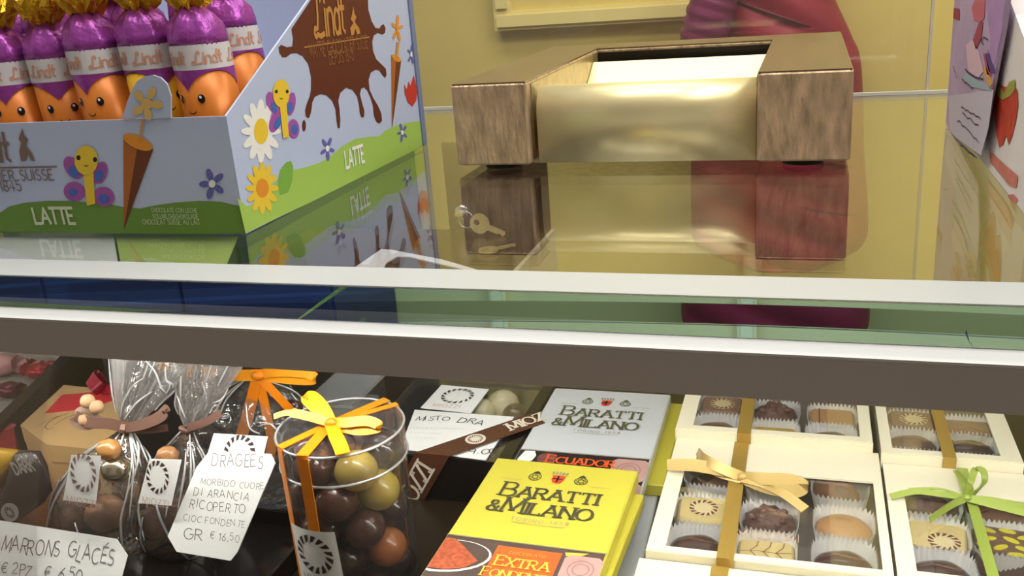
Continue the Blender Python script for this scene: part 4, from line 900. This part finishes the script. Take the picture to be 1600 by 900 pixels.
A=fr2.px(715,620); fa=Frame(A+Vector((0,0,.0004)),FL.u,FL.v)
swirl(MB(),fa,0,0,.0112,2,16,.74).build('emblem_print',mat('print_espresso',S(62,46,42),.5),cd2); put_text(MB(),fa,-.002,-.0178,text2d('MIOZZI',.0042,.07,serif=True,space=.3),2).build('lettering',m_pale,cd2)
# the ribbon over lid and front
RZ=dzt+.0018
E0=at_z(676,709,RZ); E1=at_z(838,655,RZ); E0.y=dy0-.0022
drn=(E1-E0); sdv=Vector((-drn.y,drn.x,0)).normalized()
n0=Vector((1,0,0))
r_w=.0165
low=at_y(618,812,dy0-.0022)
def par(P,sd,w): return P
q=MB(); up=Vector((0,0,.0004))
half=sdv*(r_w/2)
# edge points where the band folds over the front edge
def onedge(P): 
    t=(dy0-.0022-P.y)/drn.y; return P+drn*t
a_up=onedge(E1+half); a_lo=onedge(E1-half)
q.prism([a_lo,E1-half,E1+half,a_up],(0,0,.0005)).build('ribbon',m_rib,dg)
E2=E1+drn.normalized()*.004; 
MB().prism([E1-half,E1-half+drn*.02,E1+half+drn*.02,E1+half],(0,0,.0005)).build('ribbon',m_rib,dg)
dn=Vector((low.x-E0.x,0,low.z-E0.z)); 
MB().prism([a_lo,a_up,a_up+dn*1.0,a_lo+dn*1.0],(0,.0005,0)).build('ribbon',m_rib,dg)
FR=Frame((E0+E1)/2+Vector((0,0,.0006)),drn,sdv)
tt=FR.loc(at_z(740,685,RZ)); MB().poly(*[FR(tt[0]+x,y,1) for x,y in ell(0,0,.0064,.0064,0,24)]).build('emblem_disc_print',m_bone,dg); swirl(MB(),FR,tt[0],0,.0048,2,18,.6).build('emblem_print',m_rib,dg)
tm=FR.loc(at_z(792,668,RZ)); put_text(MB(),FR,tm[0],-.0045,text2d('MIOZ',.0095,.17,serif=True,space=.12,pen=.4,align='l'),2).build('lettering',m_bone,dg)
FD=Frame((a_lo+a_up)/2+Vector((0,-.0003,0))+dn*.52,-dn,Vector((-1,0,.55)))
put_text(MB(),FD,0,-.0055,text2d('MIOZZI',.0115,.17,serif=True,space=.12,pen=.4),2).build('lettering',m_bone,dg)

# ------------------------------------------------------------------ clear tub of dragees with orange ribbon
m_or=mat('orange_satin',S(232,132,16),.35,bump=.15,bscale=400); m_or2=mat('amber_satin',S(238,154,20),.35)
m_tub=film('tub_plastic',(.95,.95,.94),.05,gain=.55,base=.012,haze=.03)
TC=Vector((-.2165,.3635,0)); TR=.0315; TT=-.085; TBm=FZ+.0003
tub=thing('dragee_tub','tall clear plastic tub of dragees tied with an orange ribbon bow','tub',(TC.x,TC.y,TBm))
MB().lathe((TC.x,TC.y,0),[(TR-.001,TBm),(TR-.0004,TT-.004)],48,cap=False).build('wall',m_tub,tub,True)
MB().lathe((TC.x,TC.y,0),[(TR-.002,TBm),(TR-.002,TBm+.0008)],48).build('bottom',m_tub,tub,True)
ld=MB().lathe((TC.x,TC.y,0),[(TR,TT-.016),(TR,TT-.001),(TR-.001,TT),(TR-.0025,TT-.0005),(.0005,TT-.0008)],48,cap=False).build('lid',m_tub,tub,True)
m_rim=film('tub_rim',(.9,.9,.9),.15,gain=.8,base=.15,haze=.35,hcol=(.92,.92,.92))
for z in (TT-.0005,TT-.016): MB().tube([TC+Vector((TR*math.cos(t),TR*math.sin(t),z)) for t in [2*math.pi*k/60 for k in range(60)]],.0007,6,True).build('lid_rim',m_rim,ld,True)
# dragees piled inside: rings of balls, layer by layer
rnd=random.Random(3); cols={}
ang0=math.atan2(-TC.y,-TC.x)    # towards the camera
layers=[(TBm+.0115,['cream','dark','dark','cocoa','milk']),(TBm+.0285,['dark','orange','dark','cocoa','dark']),(TBm+.0455,['cocoa','cocoa','dark','milk','cocoa']),(TBm+.0625,['cocoa','olive','cocoa','dark','cocoa']),(TBm+.0780,['cocoa','olive','dark','cocoa','cocoa'])]
LY=['lowest','second','third','fourth','top']
for li,(z,cs) in enumerate(layers):
    for k in range(5):
        a=ang0+R(-58 if li%2==0 else -22)+2*math.pi*k/5; rr=.0183; r=.0108
        P=TC+Vector((rr*math.cos(a),rr*math.sin(a),z+rnd.uniform(-.0008,.0008)))
        dragee(P,r,cs[k],'in the %s layer of the clear ribboned tub'%LY[li],'dragees in the tub',(1,1,.9+rnd.uniform(0,.06)))
    dragee(TC+Vector((0,0,z+.006)),.0066,['cocoa','cocoa','olive','milk','cocoa'][li],'amid the %s layer of the clear ribboned tub'%LY[li],'dragees in the tub')
# ribbon bands over the lid and down the side
LZ=TT+.0007
bc=at_z(517,661,LZ)
def band(px,py,wd,down,nm='ribbon'):
    e=at_z(px,py,LZ); d=(e-TC); d.z=0; d=d.normalized(); ed=TC+d*(TR+.0009); 
    pts=[Vector((bc.x,bc.y,LZ)),Vector((ed.x,ed.y,LZ)),Vector((ed.x,ed.y,LZ-.0015)),Vector((ed.x,ed.y,LZ-down))]
    sd=(Vector((ed.x,ed.y,0))-Vector((bc.x,bc.y,0))); s1=Vector((-sd.y,sd.x,0)); s2=Vector((-d.y,d.x,0))
    MB().ribbon(pts,[s1,s2,s2,s2],wd,.0004).build(nm,m_or,tub)
band(437,699,.0050,.094); band(471,713,.0062,.094); band(600,626,.0055,.094); band(612,634,.004,.05)
Z=lambda x,y,h=.002:at_z(x,y,LZ+h)
for pts,sd,wd in [([Z(517,661),Z(480,650,.006),Z(450,645,.006),Z(428,651,.004)],Vector((0,.7,.7)),[.0045]*15+[.0030]*10),
                  ([Z(517,661),Z(495,640,.006),Z(478,622,.009),Z(490,620,.010),Z(507,638,.007),Z(518,660,.003)],Vector((.6,.5,.5)),.0055),
                  ([Z(519,661),Z(545,660,.005),Z(575,658,.006),Z(592,667,.003),Z(560,672,.002),Z(520,663,.002)],Vector((0,.7,.7)),.0052),
                  ([Z(518,663),Z(524,680,.003),Z(531,695,.002),Z(536,709,.0015)],Vector((1,.1,0)),.0068)]:
    p=spline(pts,8); w_=wd if not isinstance(wd,list) else (wd+[wd[-1]]*40)[:len(p)]
    MB().ribbon(p,sd,w_,.0005).build('bow_loop',m_or2,tub,True)
MB().ball(Z(518,661,.0025),(.0034,.003,.0026),12,8).build('bow_knot',m_or,tub,True)
# curved sticker
class Cyl:
    def __init__(s,c,r,a0,z0,tilt=0): s.c=c;s.r=r;s.a0=a0;s.z0=z0;s.t=tilt
    def __call__(s,a,b,lay=1):
        aa=a*math.cos(s.t)-b*math.sin(s.t); bb=a*math.sin(s.t)+b*math.cos(s.t)
        t=s.a0+aa/s.r; r=s.r+.00015*lay; return s.c+Vector((r*math.cos(t),r*math.sin(t),s.z0+bb))
cy=Cyl(TC,TR+.0016,ang0+R(-40),-.1415,R(2))
W,H=.0275,.034; q=MB(); n=12
for k in range(n): x0=-W/2+W*k/n; x1=x0+W/n; q.poly(cy(x0,-H/2,0),cy(x1,-H/2,0),cy(x1,H/2,0),cy(x0,H/2,0))
st=q.build('sticker',m_paper,tub)
m_esp=mat('print_espresso',S(62,46,42),.5)
swirl(MB(),cy,0,.0035,.0108,2,15,.62).build('emblem_print',m_esp,st); put_text(MB(),cy,0,-.0135,text2d('MIOZZI',.0046,.09,serif=True,space=.25),2).build('lettering',mat('print_grey',S(140,134,136),.5),st)

# ------------------------------------------------------------------ low black tray and brown carton for the bags
tray=thing('black_tray','low glossy black tray under the cellophane bags','tray',(-.335,.38,FZ))
m_bt=mat('black_gloss_plastic',S(26,22,22),.12,spec=.6)
tx0,tx1,ty0,ty1=-.402,-.262,.328,.402
MB().box(tx0,tx1,ty0,ty1,FZ+.0002,FZ+.004).build('bottom',m_bt,tray)
for a in ((tx0,tx1,ty0-.002,ty0),(tx0,tx1,ty1,ty1+.002),(tx0-.002,tx0,ty0-.002,ty1+.002),(tx1,tx1+.002,ty0-.002,ty1+.002)): MB().box(*a,FZ+.0002,FZ+.013).build('rim',m_bt,tray)
MB().box(tx0-.003,tx1+.003,ty0-.006,ty0-.002,FZ+.012,FZ+.0132).build('rim_flange',mat('rim_highlight_grey',S(150,148,148),.2),tray)  # highlight line along the glossy rim put in as a grey strip

# ------------------------------------------------------------------ handwritten price cards
def lean(P,ang): return Vector((0,-math.sin(R(ang)),math.cos(R(ang))))
def slantframe(px,py,y,ang,yaw=0):
    """a card face leaning back by ang degrees from upright, through the point seen at a pixel at depth y"""
    P=at_y(px,py,y); rz=Matrix.Rotation(R(yaw),3,'Z')
    return Frame(P,rz@Vector((1,0,0)),rz@Vector((0,math.sin(R(ang)),math.cos(R(ang)))))
fd=slantframe(320,868,.338,30)
kd=flatcard('white eight-sided price card headed DRAGEES, leaning before the orange ribboned bag',[(327,706),(424,709),(431,724),(372,862),(361,876),(277,862),(263,838),(308,730)],fd,.0006)
fdt=Frame(fd.o+fd.n*.0006,fd.u,fd.v)
for a,b,t,hs in [((331,728),(411,731),'DRAGEES',1.25),((313,756),(413,765),'MORBIDO CUORE',.95),((303,774),(389,782),'DI ARANCIA',.95),((297,793),(383,802),'RICOPERTO',1.0),((287,813),(383,825),'CIOC FONDENTE',.95),((288,842),(316,846),'GR',.8),((328,842),(374,847),'€ 16,50',1.0)]:
    rowtext(fdt,a,b,t,.07 if t!='DRAGEES' else .06,m_pen2,kd,jit=.5,space=.28,hscale=hs,lay=2)
# emblem card tucked behind its upper edge
fe=Frame(fd.o-fd.n*.0022,fd.u,fd.v)
ke=flatcard('white emblem card peeping out above the DRAGEES price card',[(335,677),(419,682),(412,712),(325,709)],fe,.0005,'emblem_card','card')
q=MB(); P0=fe.px(375,708,0); a0,b0=fe.loc(P0); fep=Frame(fe.o+fe.n*.0005,fe.u,fe.v)
for k in range(8):
    t0=R(8+22*k); pts=[(.0095,t0),(.0095,t0+R(13)),(.0066,t0+R(19)),(.0070,t0+R(7))]; q.poly(*[fep(a0+r*math.cos(t),b0+r*math.sin(t)*1.0,2) for r,t in pts])
q.build('emblem_print',m_esp,ke)
fm=slantframe(100,862,.324,34,4)
km=flatcard('white price card headed MARRONS, bottom left corner of the picture',[(-60,805),(14,815),(183,842),(200,868),(190,905),(170,940),(-70,930)],fm,.0006)
fmt=Frame(fm.o+fm.n*.0006,fm.u,fm.v)
rowtext(fmt,(1,860),(92,871),'MARRONS',.085,m_pen2,km,jit=.5,space=.2,hscale=1.25,lay=2); rowtext(fmt,(104,872),(177,883),'GLACÉS',.085,m_pen2,km,jit=.5,space=.2,hscale=1.3,lay=2)
rowtext(fmt,(2,894),(48,901),'€ 2PZ',.09,m_pen2,km,jit=.4,hscale=1,lay=2); rowtext(fmt,(70,902),(128,908),'€ 6,50',.09,m_pen2,km,jit=.4,hscale=1,lay=2)

# ------------------------------------------------------------------ cellophane bags
m_cel=film('cellophane',(.97,.97,.96),.10,gain=.9,base=.04,haze=.05,hcol=(.92,.90,.88),bump=.9,bscale=70)
m_celw=film('cellophane_gathered',(.96,.95,.94),.12,gain=.9,base=.08,haze=.13,hcol=(.92,.90,.89),bump=.9,bscale=90)
m_marr=mat('marron_glaze',S(172,122,80),.22,var=.25,vscale=90,bump=.4,bscale=180,coat=.3); m_marr2=mat('marron_amber',S(196,140,80),.2,var=.2,vscale=90,bump=.3,bscale=160,coat=.4)
m_foil=mat('pewter_foil',S(196,184,160),.18,.9)
m_brs=mat('brown_satin',S(120,88,76),.3,.1)
def crumple(d,s,amp): return 1+amp*(math.sin(d.x*7+s)*math.cos(d.y*9+s*2)+.6*math.sin(d.z*13+d.x*5+s*3)+.5*math.cos(d.y*17-d.z*7+s))
def fan(tie,dirv,length,spread,seed,n=72,m=8,amp=.10):
    """gathered flare of cellophane opening from the tie, sharply pleated"""
    rnd=random.Random(seed); dv=Vector(dirv).normalized(); u=dv.cross(Vector((0,1,.2))).normalized(); v=dv.cross(u); rings=[]
    ph=[rnd.uniform(-1,1) for _ in range(n)]
    for j in range(m+1):
        f_=j/m; ring=[]
        for k in range(n):
            t=2*math.pi*k/n; r=.0022+spread*(f_**.75)*(1+.16*(1 if k%2 else -1)+.12*math.sin(t*5+seed)+amp*ph[k])
            ring.append(tie+dv*(length*f_*(1+.07*ph[(k*3)%n]))+u*math.cos(t)*r+v*math.sin(t)*r*.5)
        rings.append(ring)
    return MB().loft(rings,cap=False), rings
m_glint=film('glint_film',(.95,.95,.95),.12,gain=.9,base=.25,haze=.55,hcol=(.97,.96,.95))  # whitish film for tubes, bag highlights put in as colour
def crease_glints(rings,seed,cnt,parent,lo,hi,wd=.0009):
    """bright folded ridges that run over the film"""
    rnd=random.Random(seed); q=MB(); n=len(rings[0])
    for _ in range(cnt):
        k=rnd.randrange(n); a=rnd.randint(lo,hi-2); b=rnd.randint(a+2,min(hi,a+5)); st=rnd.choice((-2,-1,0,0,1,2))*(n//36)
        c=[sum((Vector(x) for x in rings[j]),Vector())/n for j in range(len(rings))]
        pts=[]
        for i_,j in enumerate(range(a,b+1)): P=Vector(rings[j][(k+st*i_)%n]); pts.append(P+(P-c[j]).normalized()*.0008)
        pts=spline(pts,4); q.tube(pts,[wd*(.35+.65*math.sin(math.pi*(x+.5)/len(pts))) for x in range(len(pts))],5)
    q.build('crease_glint',m_glint,parent,True)
# --- bag of marrons glaces, nearest
def marron_bag(label,cx,cy,yb,hw,hh,tiepx,tiey,seed,balls,fanspec,stickerq,swc):
    C0=at_y(cx,cy,yb); zb=FZ+.0042
    hwr=rp(hw,C0); top=at_y(*tiepx,tiey)
    b=thing('cellophane_bag',label,'bag',(C0.x,C0.y,zb),'bags of marrons glaces')
    H=(top.z-zb); cz=zb+H*.42
    rings=[]; n=40
    for j,(fz,fr_) in enumerate([(0,.75),(.06,.95),(.22,1.05),(.42,1.02),(.6,.95),(.75,.78),(.88,.42),(1,.07)]):
        c=Vector((C0.x,C0.y,zb)).lerp(Vector((top.x,top.y,top.z)),0 if fz<.3 else ((fz-.3)/.7)**1.3); c.z=zb+H*fz
        ring=[]
        for k in range(n):
            t=2*math.pi*k/n; w_=1+.06*math.sin(t*5+seed+j)+.04*math.sin(t*9+seed*2-j*1.3)
            ring.append(c+Vector((math.cos(t)*hwr*fr_*w_,math.sin(t)*hwr*.58*fr_*w_,0)))
        rings.append(ring)
    MB().loft(rings).build('film',m_cel,b,True); crease_glints(rings,seed+5,22,b,0,7,.0008)
    fm_,fr_g=fan(top,fanspec[0],fanspec[1],fanspec[2],seed); fm_.build('gathered_top',m_celw,b); crease_glints(fr_g,seed+9,26,b,0,8,.0007)
    MB().tube([top+Vector((.0035*math.cos(t),.003*math.sin(t),-.0005+.0008*math.sin(2*t))) for t in [2*math.pi*k/16 for k in range(16)]],.0016,6,True).build('tie',m_brs,b,True)
    # sticker on the front of the film
    f=Frame(at_y(*stickerq[0],yb-hwr*.80),(1,0,-.06),(0,.25,1)); 
    st=MB(); st.prism([f.px(x,y,0) for x,y in stickerq],f.n*.0003); so=st.build('sticker',m_paper,b)
    a_,b_=f.loc(f.px(*swc[:2],0)); f3=Frame(f.o+f.n*.0003,f.u,f.v)
    q=MB(); r_=rp(swc[2],C0)
    for k in range(14):
        t0=2*math.pi*k/14; dt=2*math.pi/14; pts=[(r_,t0),(r_,t0+dt*.62),(r_*.68,t0+dt*.95),(r_*.76,t0+dt*.4)]
        q.poly(*[f3(a_+x*math.cos(t)*.78,b_+x*math.sin(t),2) for x,t in pts])
    q.build('emblem_print',m_esp if swc[3] else mat('print_dusk',S(128,100,98),.5),so)
    put_text(MB(),f3,a_-.001,b_-r_*1.75,text2d('MIOZZI',r_*.42,.08,serif=True,space=.25),2).build('lettering',m_pale,so)
    for i,(px,py,rpx,mm) in enumerate(balls):
        P=at_y(px,py,yb+.002); r_=rp(rpx,P); P.z=max(P.z,zb+r_*.86)
        po_=['lower right','lower left','upper right','top','middle'][i] if seed==1 else ['lowest','right','middle','top'][i]
        nm='foil ball' if mm is m_foil else ('amber candied chestnut' if mm is m_marr2 else 'brown candied chestnut')
        MB().ball(P,(r_,r_*.85,r_*.85),20,14,None,(lambda d,s=i+seed:crumple(d,s,.04)) if mm is not m_foil else None).build('candied_chestnut',mm,None,True,label='%s, %s one in the %s'%(nm,po_,'leftmost cellophane bag' if seed==1 else 'second cellophane bag'),cat='sweet',group='candied chestnuts in bags',base=(P.x,P.y,P.z-r_))
    return b,top
b1_,top1=marron_bag('cellophane bag of candied chestnuts with tall gathered top, leftmost bag',140,770,.358,70,80,(197,668),.376,1,[(165,803,31,m_marr),(112,806,27,m_marr),(182,733,23,m_foil),(170,702,18,m_marr2),(130,760,24,m_marr2)],((.42,.35,1),.046,.018),[(112,711),(158,712),(150,788),(99,781)],(131,738,26,0))
b2_,top2=marron_bag('second cellophane bag of candied chestnuts, between the first bag and DRAGEES card',254,775,.366,52,78,(293,668),.386,2,[(240,818,28,m_marr),(275,800,25,m_marr),(245,765,24,m_marr),(262,712,17,m_marr)],((.28,.35,1),.044,.016),[(234,717),(284,718),(268,790),(216,786)],(247,745,23,1))
# brown satin ribbons and dried berries at the first tie
for pts,wd in [([(195,668,0),(170,662,.003),(140,660,.004),(118,650,.003)],.006),([(197,668,0),(225,663,.004),(255,650,.005),(258,640,.004),(240,655,.002),(200,669,0)],.0055),([(200,670,0),(230,672,.002),(262,668,.001)],.004),([(293,668,0),(320,660,.003),(345,645,.002)],.0045)]:
    y_=top1.y-.004 if pts[0][0]<250 else top2.y-.004
    p=spline([at_y(x,y,y_-h) for x,y,h in pts],8); MB().ribbon(p,Vector((.1,.4,1)),wd,.0005).build('tie_ribbon',m_brs,b1_ if pts[0][0]<250 else b2_,True)
br=thing('dried_berry_sprig','sprig of beige dried berries tied at the first cellophane bag','sprig',at_y(135,660,top1.y-.004))
m_berry=mat('beige_berry',S(196,158,120),.5,var=.12,vscale=300)
for (x,y,r) in [(137,627,10.5),(151,636,10),(133,656,9.5)]:
    P=at_y(x,y,top1.y-.006); MB().ball(P,rp(r,P),14,10,None,lambda d:1+.04*math.sin(9*d.x)*math.sin(8*d.z)).build('berry',m_berry,br,True)
for pts in ([(118,645),(128,639),(142,644),(150,652)],[(112,652),(118,664),(135,668),(152,662)],[(150,652),(165,658),(176,664),(196,668)]):
    MB().ribbon(spline([at_y(x,y,top1.y-.005) for x,y in pts],6),Vector((0,.5,1)),.0032,.0005).build('leaf',mat('taupe_leaf',S(170,140,122),.4),br,True)

# --- bag of dark dragees with the orange bow
yb=.432
ob=thing('dragee_bag','clear bag of dark dragees tied with an orange bow, behind the DRAGEES card','bag',(at_y(385,700,yb).x,yb,FZ+.0003))
A=at_y(300,600,yb); Bq=at_y(478,600,yb); zt_=at_y(400,592,yb).z
rings=[]
for z_,s_ in ((FZ+.0003,.92),(FZ+.006,1),(-.12,1),(zt_-.02,.9),(zt_-.008,.6),(zt_,.12)):
    c=Vector(((A.x+Bq.x)/2+ (.004 if s_<.7 else 0),yb,z_)); hw=(Bq.x-A.x)/2
    rings.append([c+Vector((math.cos(t)*hw*s_*(1+.05*math.sin(5*t+z_*90)),math.sin(t)*.024*s_*(1+.06*math.cos(4*t+z_*70)),0)) for t in [2*math.pi*k/40 for k in range(40)]])
MB().loft(rings).build('film',m_cel,ob,True); crease_glints(rings,31,16,ob,1,5,.0007)
for (px,py,r) in [(352,640,22),(384,668,22),(330,682,23),(416,648,21),(428,682,22),(360,706,22),(456,640,19),(400,715,22),(316,722,22),(370,620,18),(345,745,22),(395,755,22),(440,720,20),(300,760,20),(330,790,22),(300,690,17)]:
    P=at_y(px,py,yb+(.004 if px%3 else -.004)); r_=rp(r,P)
    if P.z-r_>FZ: dragee(P,r_,'cocoa' if px%2 else 'dark','in the clear bag with the orange bow','dragees in the bag',(1,.8,.85))
Y=lambda x,y,d=.0:at_y(x,y,yb-.010-d)
for pts,sd,wd,mm in [([Y(403,586),Y(360,586,.003),(Y(300,580,.004)),Y(247,569,.003)],Vector((0,.3,1)),.0066,m_or2),([Y(403,585),Y(440,581,.003),Y(480,584,.004),Y(492,592,.003),Y(470,594,.001),Y(405,588)],Vector((0,.3,1)),.0055,m_or2),
      ([Y(402,588),Y(392,630,.003),Y(375,690,.002)],Vector((1,0,.1)),.0072,m_or),([Y(404,588),Y(415,640,.003),Y(424,690,.002),Y(419,725,.001)],Vector((1,0,0)),.0060,m_or),([Y(406,590),Y(430,615,.003),Y(455,642,.002)],Vector((1,.2,.5)),.0052,m_or)]:
    MB().ribbon(spline(pts,8),sd,wd,.0005).build('bow_ribbon',mm,ob,True)
MB().ball(Y(403,587,.001),(.0045,.003,.003),12,8).build('bow_knot',m_or,ob,True)

# ------------------------------------------------------------------ kraft box, burgundy box, red things at the left
m_kraft=mat('kraft_card',S(196,160,108),.6,var=.06,vscale=40); m_red=mat('red_card',S(206,52,56),.45); m_burg=mat('burgundy_card',S(138,26,36),.4)
kz=-.134
kpx=[(40,716),(33,664),(100,602),(190,611),(196,650),(196,720)]
kp=[at_z(x,y,kz) for x,y in kpx]; kp=[Vector((v.x,max(v.y,.398),v.z)) for v in kp]; kc=sum(kp,Vector())/len(kp)
kb=thing('kraft_box','plain kraft gift box with a red tag on its lid, behind the leftmost bag','gift box',(kc.x,kc.y,FZ+.0003))
MB().prism([Vector((p.x,p.y,FZ+.0003)) for p in kp],(0,0,kz-.010-FZ-.0003)).build('body',m_kraft,kb)
lidp=[kc+(p-kc)*1.012 for p in kp]; MB().prism([Vector((p.x,p.y,kz-.012)) for p in lidp],(0,0,.012)).build('lid',m_kraft,kb)
FK=Frame((0,0,kz),(1,0,0),(0,1,0))
MB().prism([FK.px(x,y,0) for x,y in [(71,646),(97,618),(168,612),(176,626),(140,638),(118,641)]],(0,0,.0006)).build('red_tag',m_red,kb)
fk=Frame((0,0,kz+.0006),(1,0,0),(0,1,0)); rowtext(fk,(87,637),(96,624),'LE',.12,mat('print_rosegold',S(226,130,100),.4),kb,lay=2)
sq=MB()
def squig(L,wd):
    P=[FK.px(x,y,2) for x,y in L]
    for a,b in zip(P[:-1],P[1:]):
        d=(b-a); n_=Vector((-d.y,d.x,0)).normalized()*wd/2; sq.poly(a+n_,a-n_,b-n_,b+n_)
squig([(56,667),(70,660),(78,655),(92,650)],.0005); squig([(70,668),(76,660),(90,652),(108,646)],.0007); squig([(70,668),(76,672),(84,668)],.0006); squig([(85,664),(104,653),(125,646)],.0005)
sq.build('script_print',mat('print_walnut',S(110,84,58),.5),kb)
for pts,w_ in [([(160,612,0),(150,603,.006),(141,590,.008),(150,588,.006),(160,604,.002)],.009),([(160,612,0),(175,606,.005),(185,612,.004)],.008)]:
    MB().ribbon(spline([at_z(x,y,kz+.001+h) for x,y,h in pts],8),Vector((.3,.6,.6)),w_,.0006).build('red_bow',mat('burgundy_satin',S(150,22,44),.35),kb,True)
bz=-.150
bp=[at_z(x,y,bz) for x,y in [(-60,640),(18,656),(28,664),(36,722),(60,742),(-60,712)]]; bp=[Vector((p.x-.004,p.y,p.z)) for p in bp]; bcn=sum(bp,Vector())/len(bp)
bb=thing('burgundy_box','burgundy gift box at the left edge beside the kraft box','gift box',(bcn.x,bcn.y,FZ+.0003))
MB().prism([Vector((p.x,p.y,FZ+.0003)) for p in bp],(0,0,bz-FZ-.004)).build('body',m_red,bb); MB().prism([Vector((p.x,p.y,bz-.0035)) for p in bp],(0,0,.0035)).build('lid',m_burg,bb)
fb=Frame((0,0,bz),(1,0,0),(0,1,0)); MB().poly(*[fb.px(x,y,1) for x,y in ell(12,667,13,4.5,-12,16)]).build('seal_print',mat('print_old_rose',S(176,84,80),.5),bb)
# grey tray with red sweets, far left
gz=-.160
gp=[at_z(x,y,gz) for x,y in [(-60,690),(-6,683),(112,566),(118,545),(-60,530)]]; gcn=sum(gp,Vector())/len(gp)
gt=thing('grey_tray','grey tray with a black rim holding red sweets, far left under the rail','tray',(gcn.x,gcn.y,FZ+.0003))
MB().prism([Vector((p.x,p.y,FZ+.0003)) for p in gp],(0,0,gz-FZ)).build('bottom',mat('grey_flock',S(150,142,132),.7,var=.2,vscale=90,bump=.5,bscale=120),gt)
ra,rb_=at_z(-8,690,gz),at_z(116,566,gz); dv=(rb_-ra).normalized(); sv=Vector((dv.y,-dv.x,0))
MB().prism([Vector((p.x,p.y,FZ+.0003)) for p in (ra-dv*.02,ra-dv*.02+sv*.010,rb_+dv*.03+sv*.010,rb_+dv*.03)],(0,0,.034)).build('rim',m_black,gt)
m_rs=mat('red_foil',S(176,36,50),.25,.5,bump=.5,bscale=150); m_rw=mat('pink_wrap',S(206,150,150),.3)
for i,(x,y,r,lab,mm) in enumerate([(58,577,17,'round red foil sweet in the grey tray, nearest the rim',m_rs),(32,566,15,'red foil sweet in the middle of the grey tray',m_rs),(2,572,24,'large pink and red striped sweet at the left edge',m_rw),(78,566,12,'small red foil sweet beside the grey tray rim',m_rs),(12,606,18,'dark red sweet below the striped one at the left edge',mat('wine_foil',S(92,24,32),.3,.3))]):
    P=at_z(x,y,gz+.008); r_=rp(r,P); P.z=gz+.0005+r_*.6
    t=thing('wrapped_sweet',lab,'sweet',(P.x,P.y,gz+.0004),'red sweets in the grey tray')
    MB().ball(P,(r_,r_*.8,r_*.6),18,12,None,lambda d,s=i:crumple(d,s,.05)).build('body',mm,t,True)
    for sg in (-1,1): MB().lathe(P+Vector((sg*r_*.9,0,0)),[(r_*.15,0),(r_*.4,r_*.35),(r_*.5,r_*.45)],12,False,axis=(sg,0,.2),wob=lambda k,q:1+.2*(k%2)).build('twist',mm,t)
# yellow and black pouch
yp=.352
po=thing('sweet_pouch','yellow and black printed sweet pouch at the left edge','pouch',(at_y(30,770,yp).x,yp,FZ+.0003))
def pouch(L,m_,nm):
    P=[at_y(x,y,yp) for x,y in L]; c=sum(P,Vector())/len(P); q=MB()
    r0=[p+Vector((0,.004,0)) for p in P]; r1=[p for p in P]; r2=[c+(p-c)*.8+Vector((0,-.004,0)) for p in P]; r3=[c+(p-c)*.45+Vector((0,-.006,0)) for p in P]
    return q.loft([r0,r1,r2,r3]).build(nm,m_,po,True)
m_pk=mat('black_pouch_foil',S(70,62,60),.2,.3,bump=.5,bscale=90)
pouch([(-50,700),(22,708),(18,735),(0,765),(-50,790)],mat('ochre_pouch',S(206,160,40),.35),'yellow_panel')
pouch([(24,708),(55,710),(66,732),(74,772),(60,792),(0,832),(-40,850),(-30,790),(2,766),(20,735)],m_pk,'black_panel')
fp_=Frame((0,yp-.0075,0),(1,0,0),(0,0,1))
for a,b,t in [((30,727),(58,722),'CREM'),((26,741),(57,734),'DARK')]: rowtext(fp_,a,b,t,.24,m_wh,po,hscale=1.5,lay=2)
ep=MB(); pxpoly(ep,fp_,ell(16,800,14,15,-20,18),2); ep=ep.build('round_sticker',m_paper,po); a_,b_=fp_.loc(fp_.px(16,800)); swirl(MB(),fp_,a_,b_,.0036,4,12,.4).build('emblem_print',m_esp,ep)
# brown carton edge in front of the pouch
ca,cb=at_z(-40,838,-.158),at_z(76,768,-.158); dv=(cb-ca).normalized(); sv=Vector((-dv.y,dv.x,0))*.002
MB().prism([Vector((p.x,p.y,FZ+.0003)) for p in (ca,cb,cb+sv,ca+sv)],(0,0,.027)).build('carton_wall',mat('brown_carton',S(158,104,64),.55),label='brown carton strip standing between pouch and leftmost bag',cat='carton')
# clear plastic box behind the tub
cb_=thing('clear_box','small clear plastic box behind the tub, under the rail','plastic box',(at_z(512,605,-.14).x,at_z(512,605,-.14).y,FZ+.0003))
A=at_z(478,628,-.135); Bq=at_z(556,626,-.135)
MB().box(A.x,Bq.x,A.y,A.y+.05,FZ+.0003,-.135).build('body',m_tub,cb_)
MB().box(A.x+.004,Bq.x-.004,A.y+.004,A.y+.046,FZ+.0006,-.150).build('grey_insert',mat('grey_insert',S(150,152,158),.5),cb_)
MB().box(A.x-.001,Bq.x+.001,A.y-.001,A.y+.051,-.137,-.134).build('lid',m_rim,cb_)
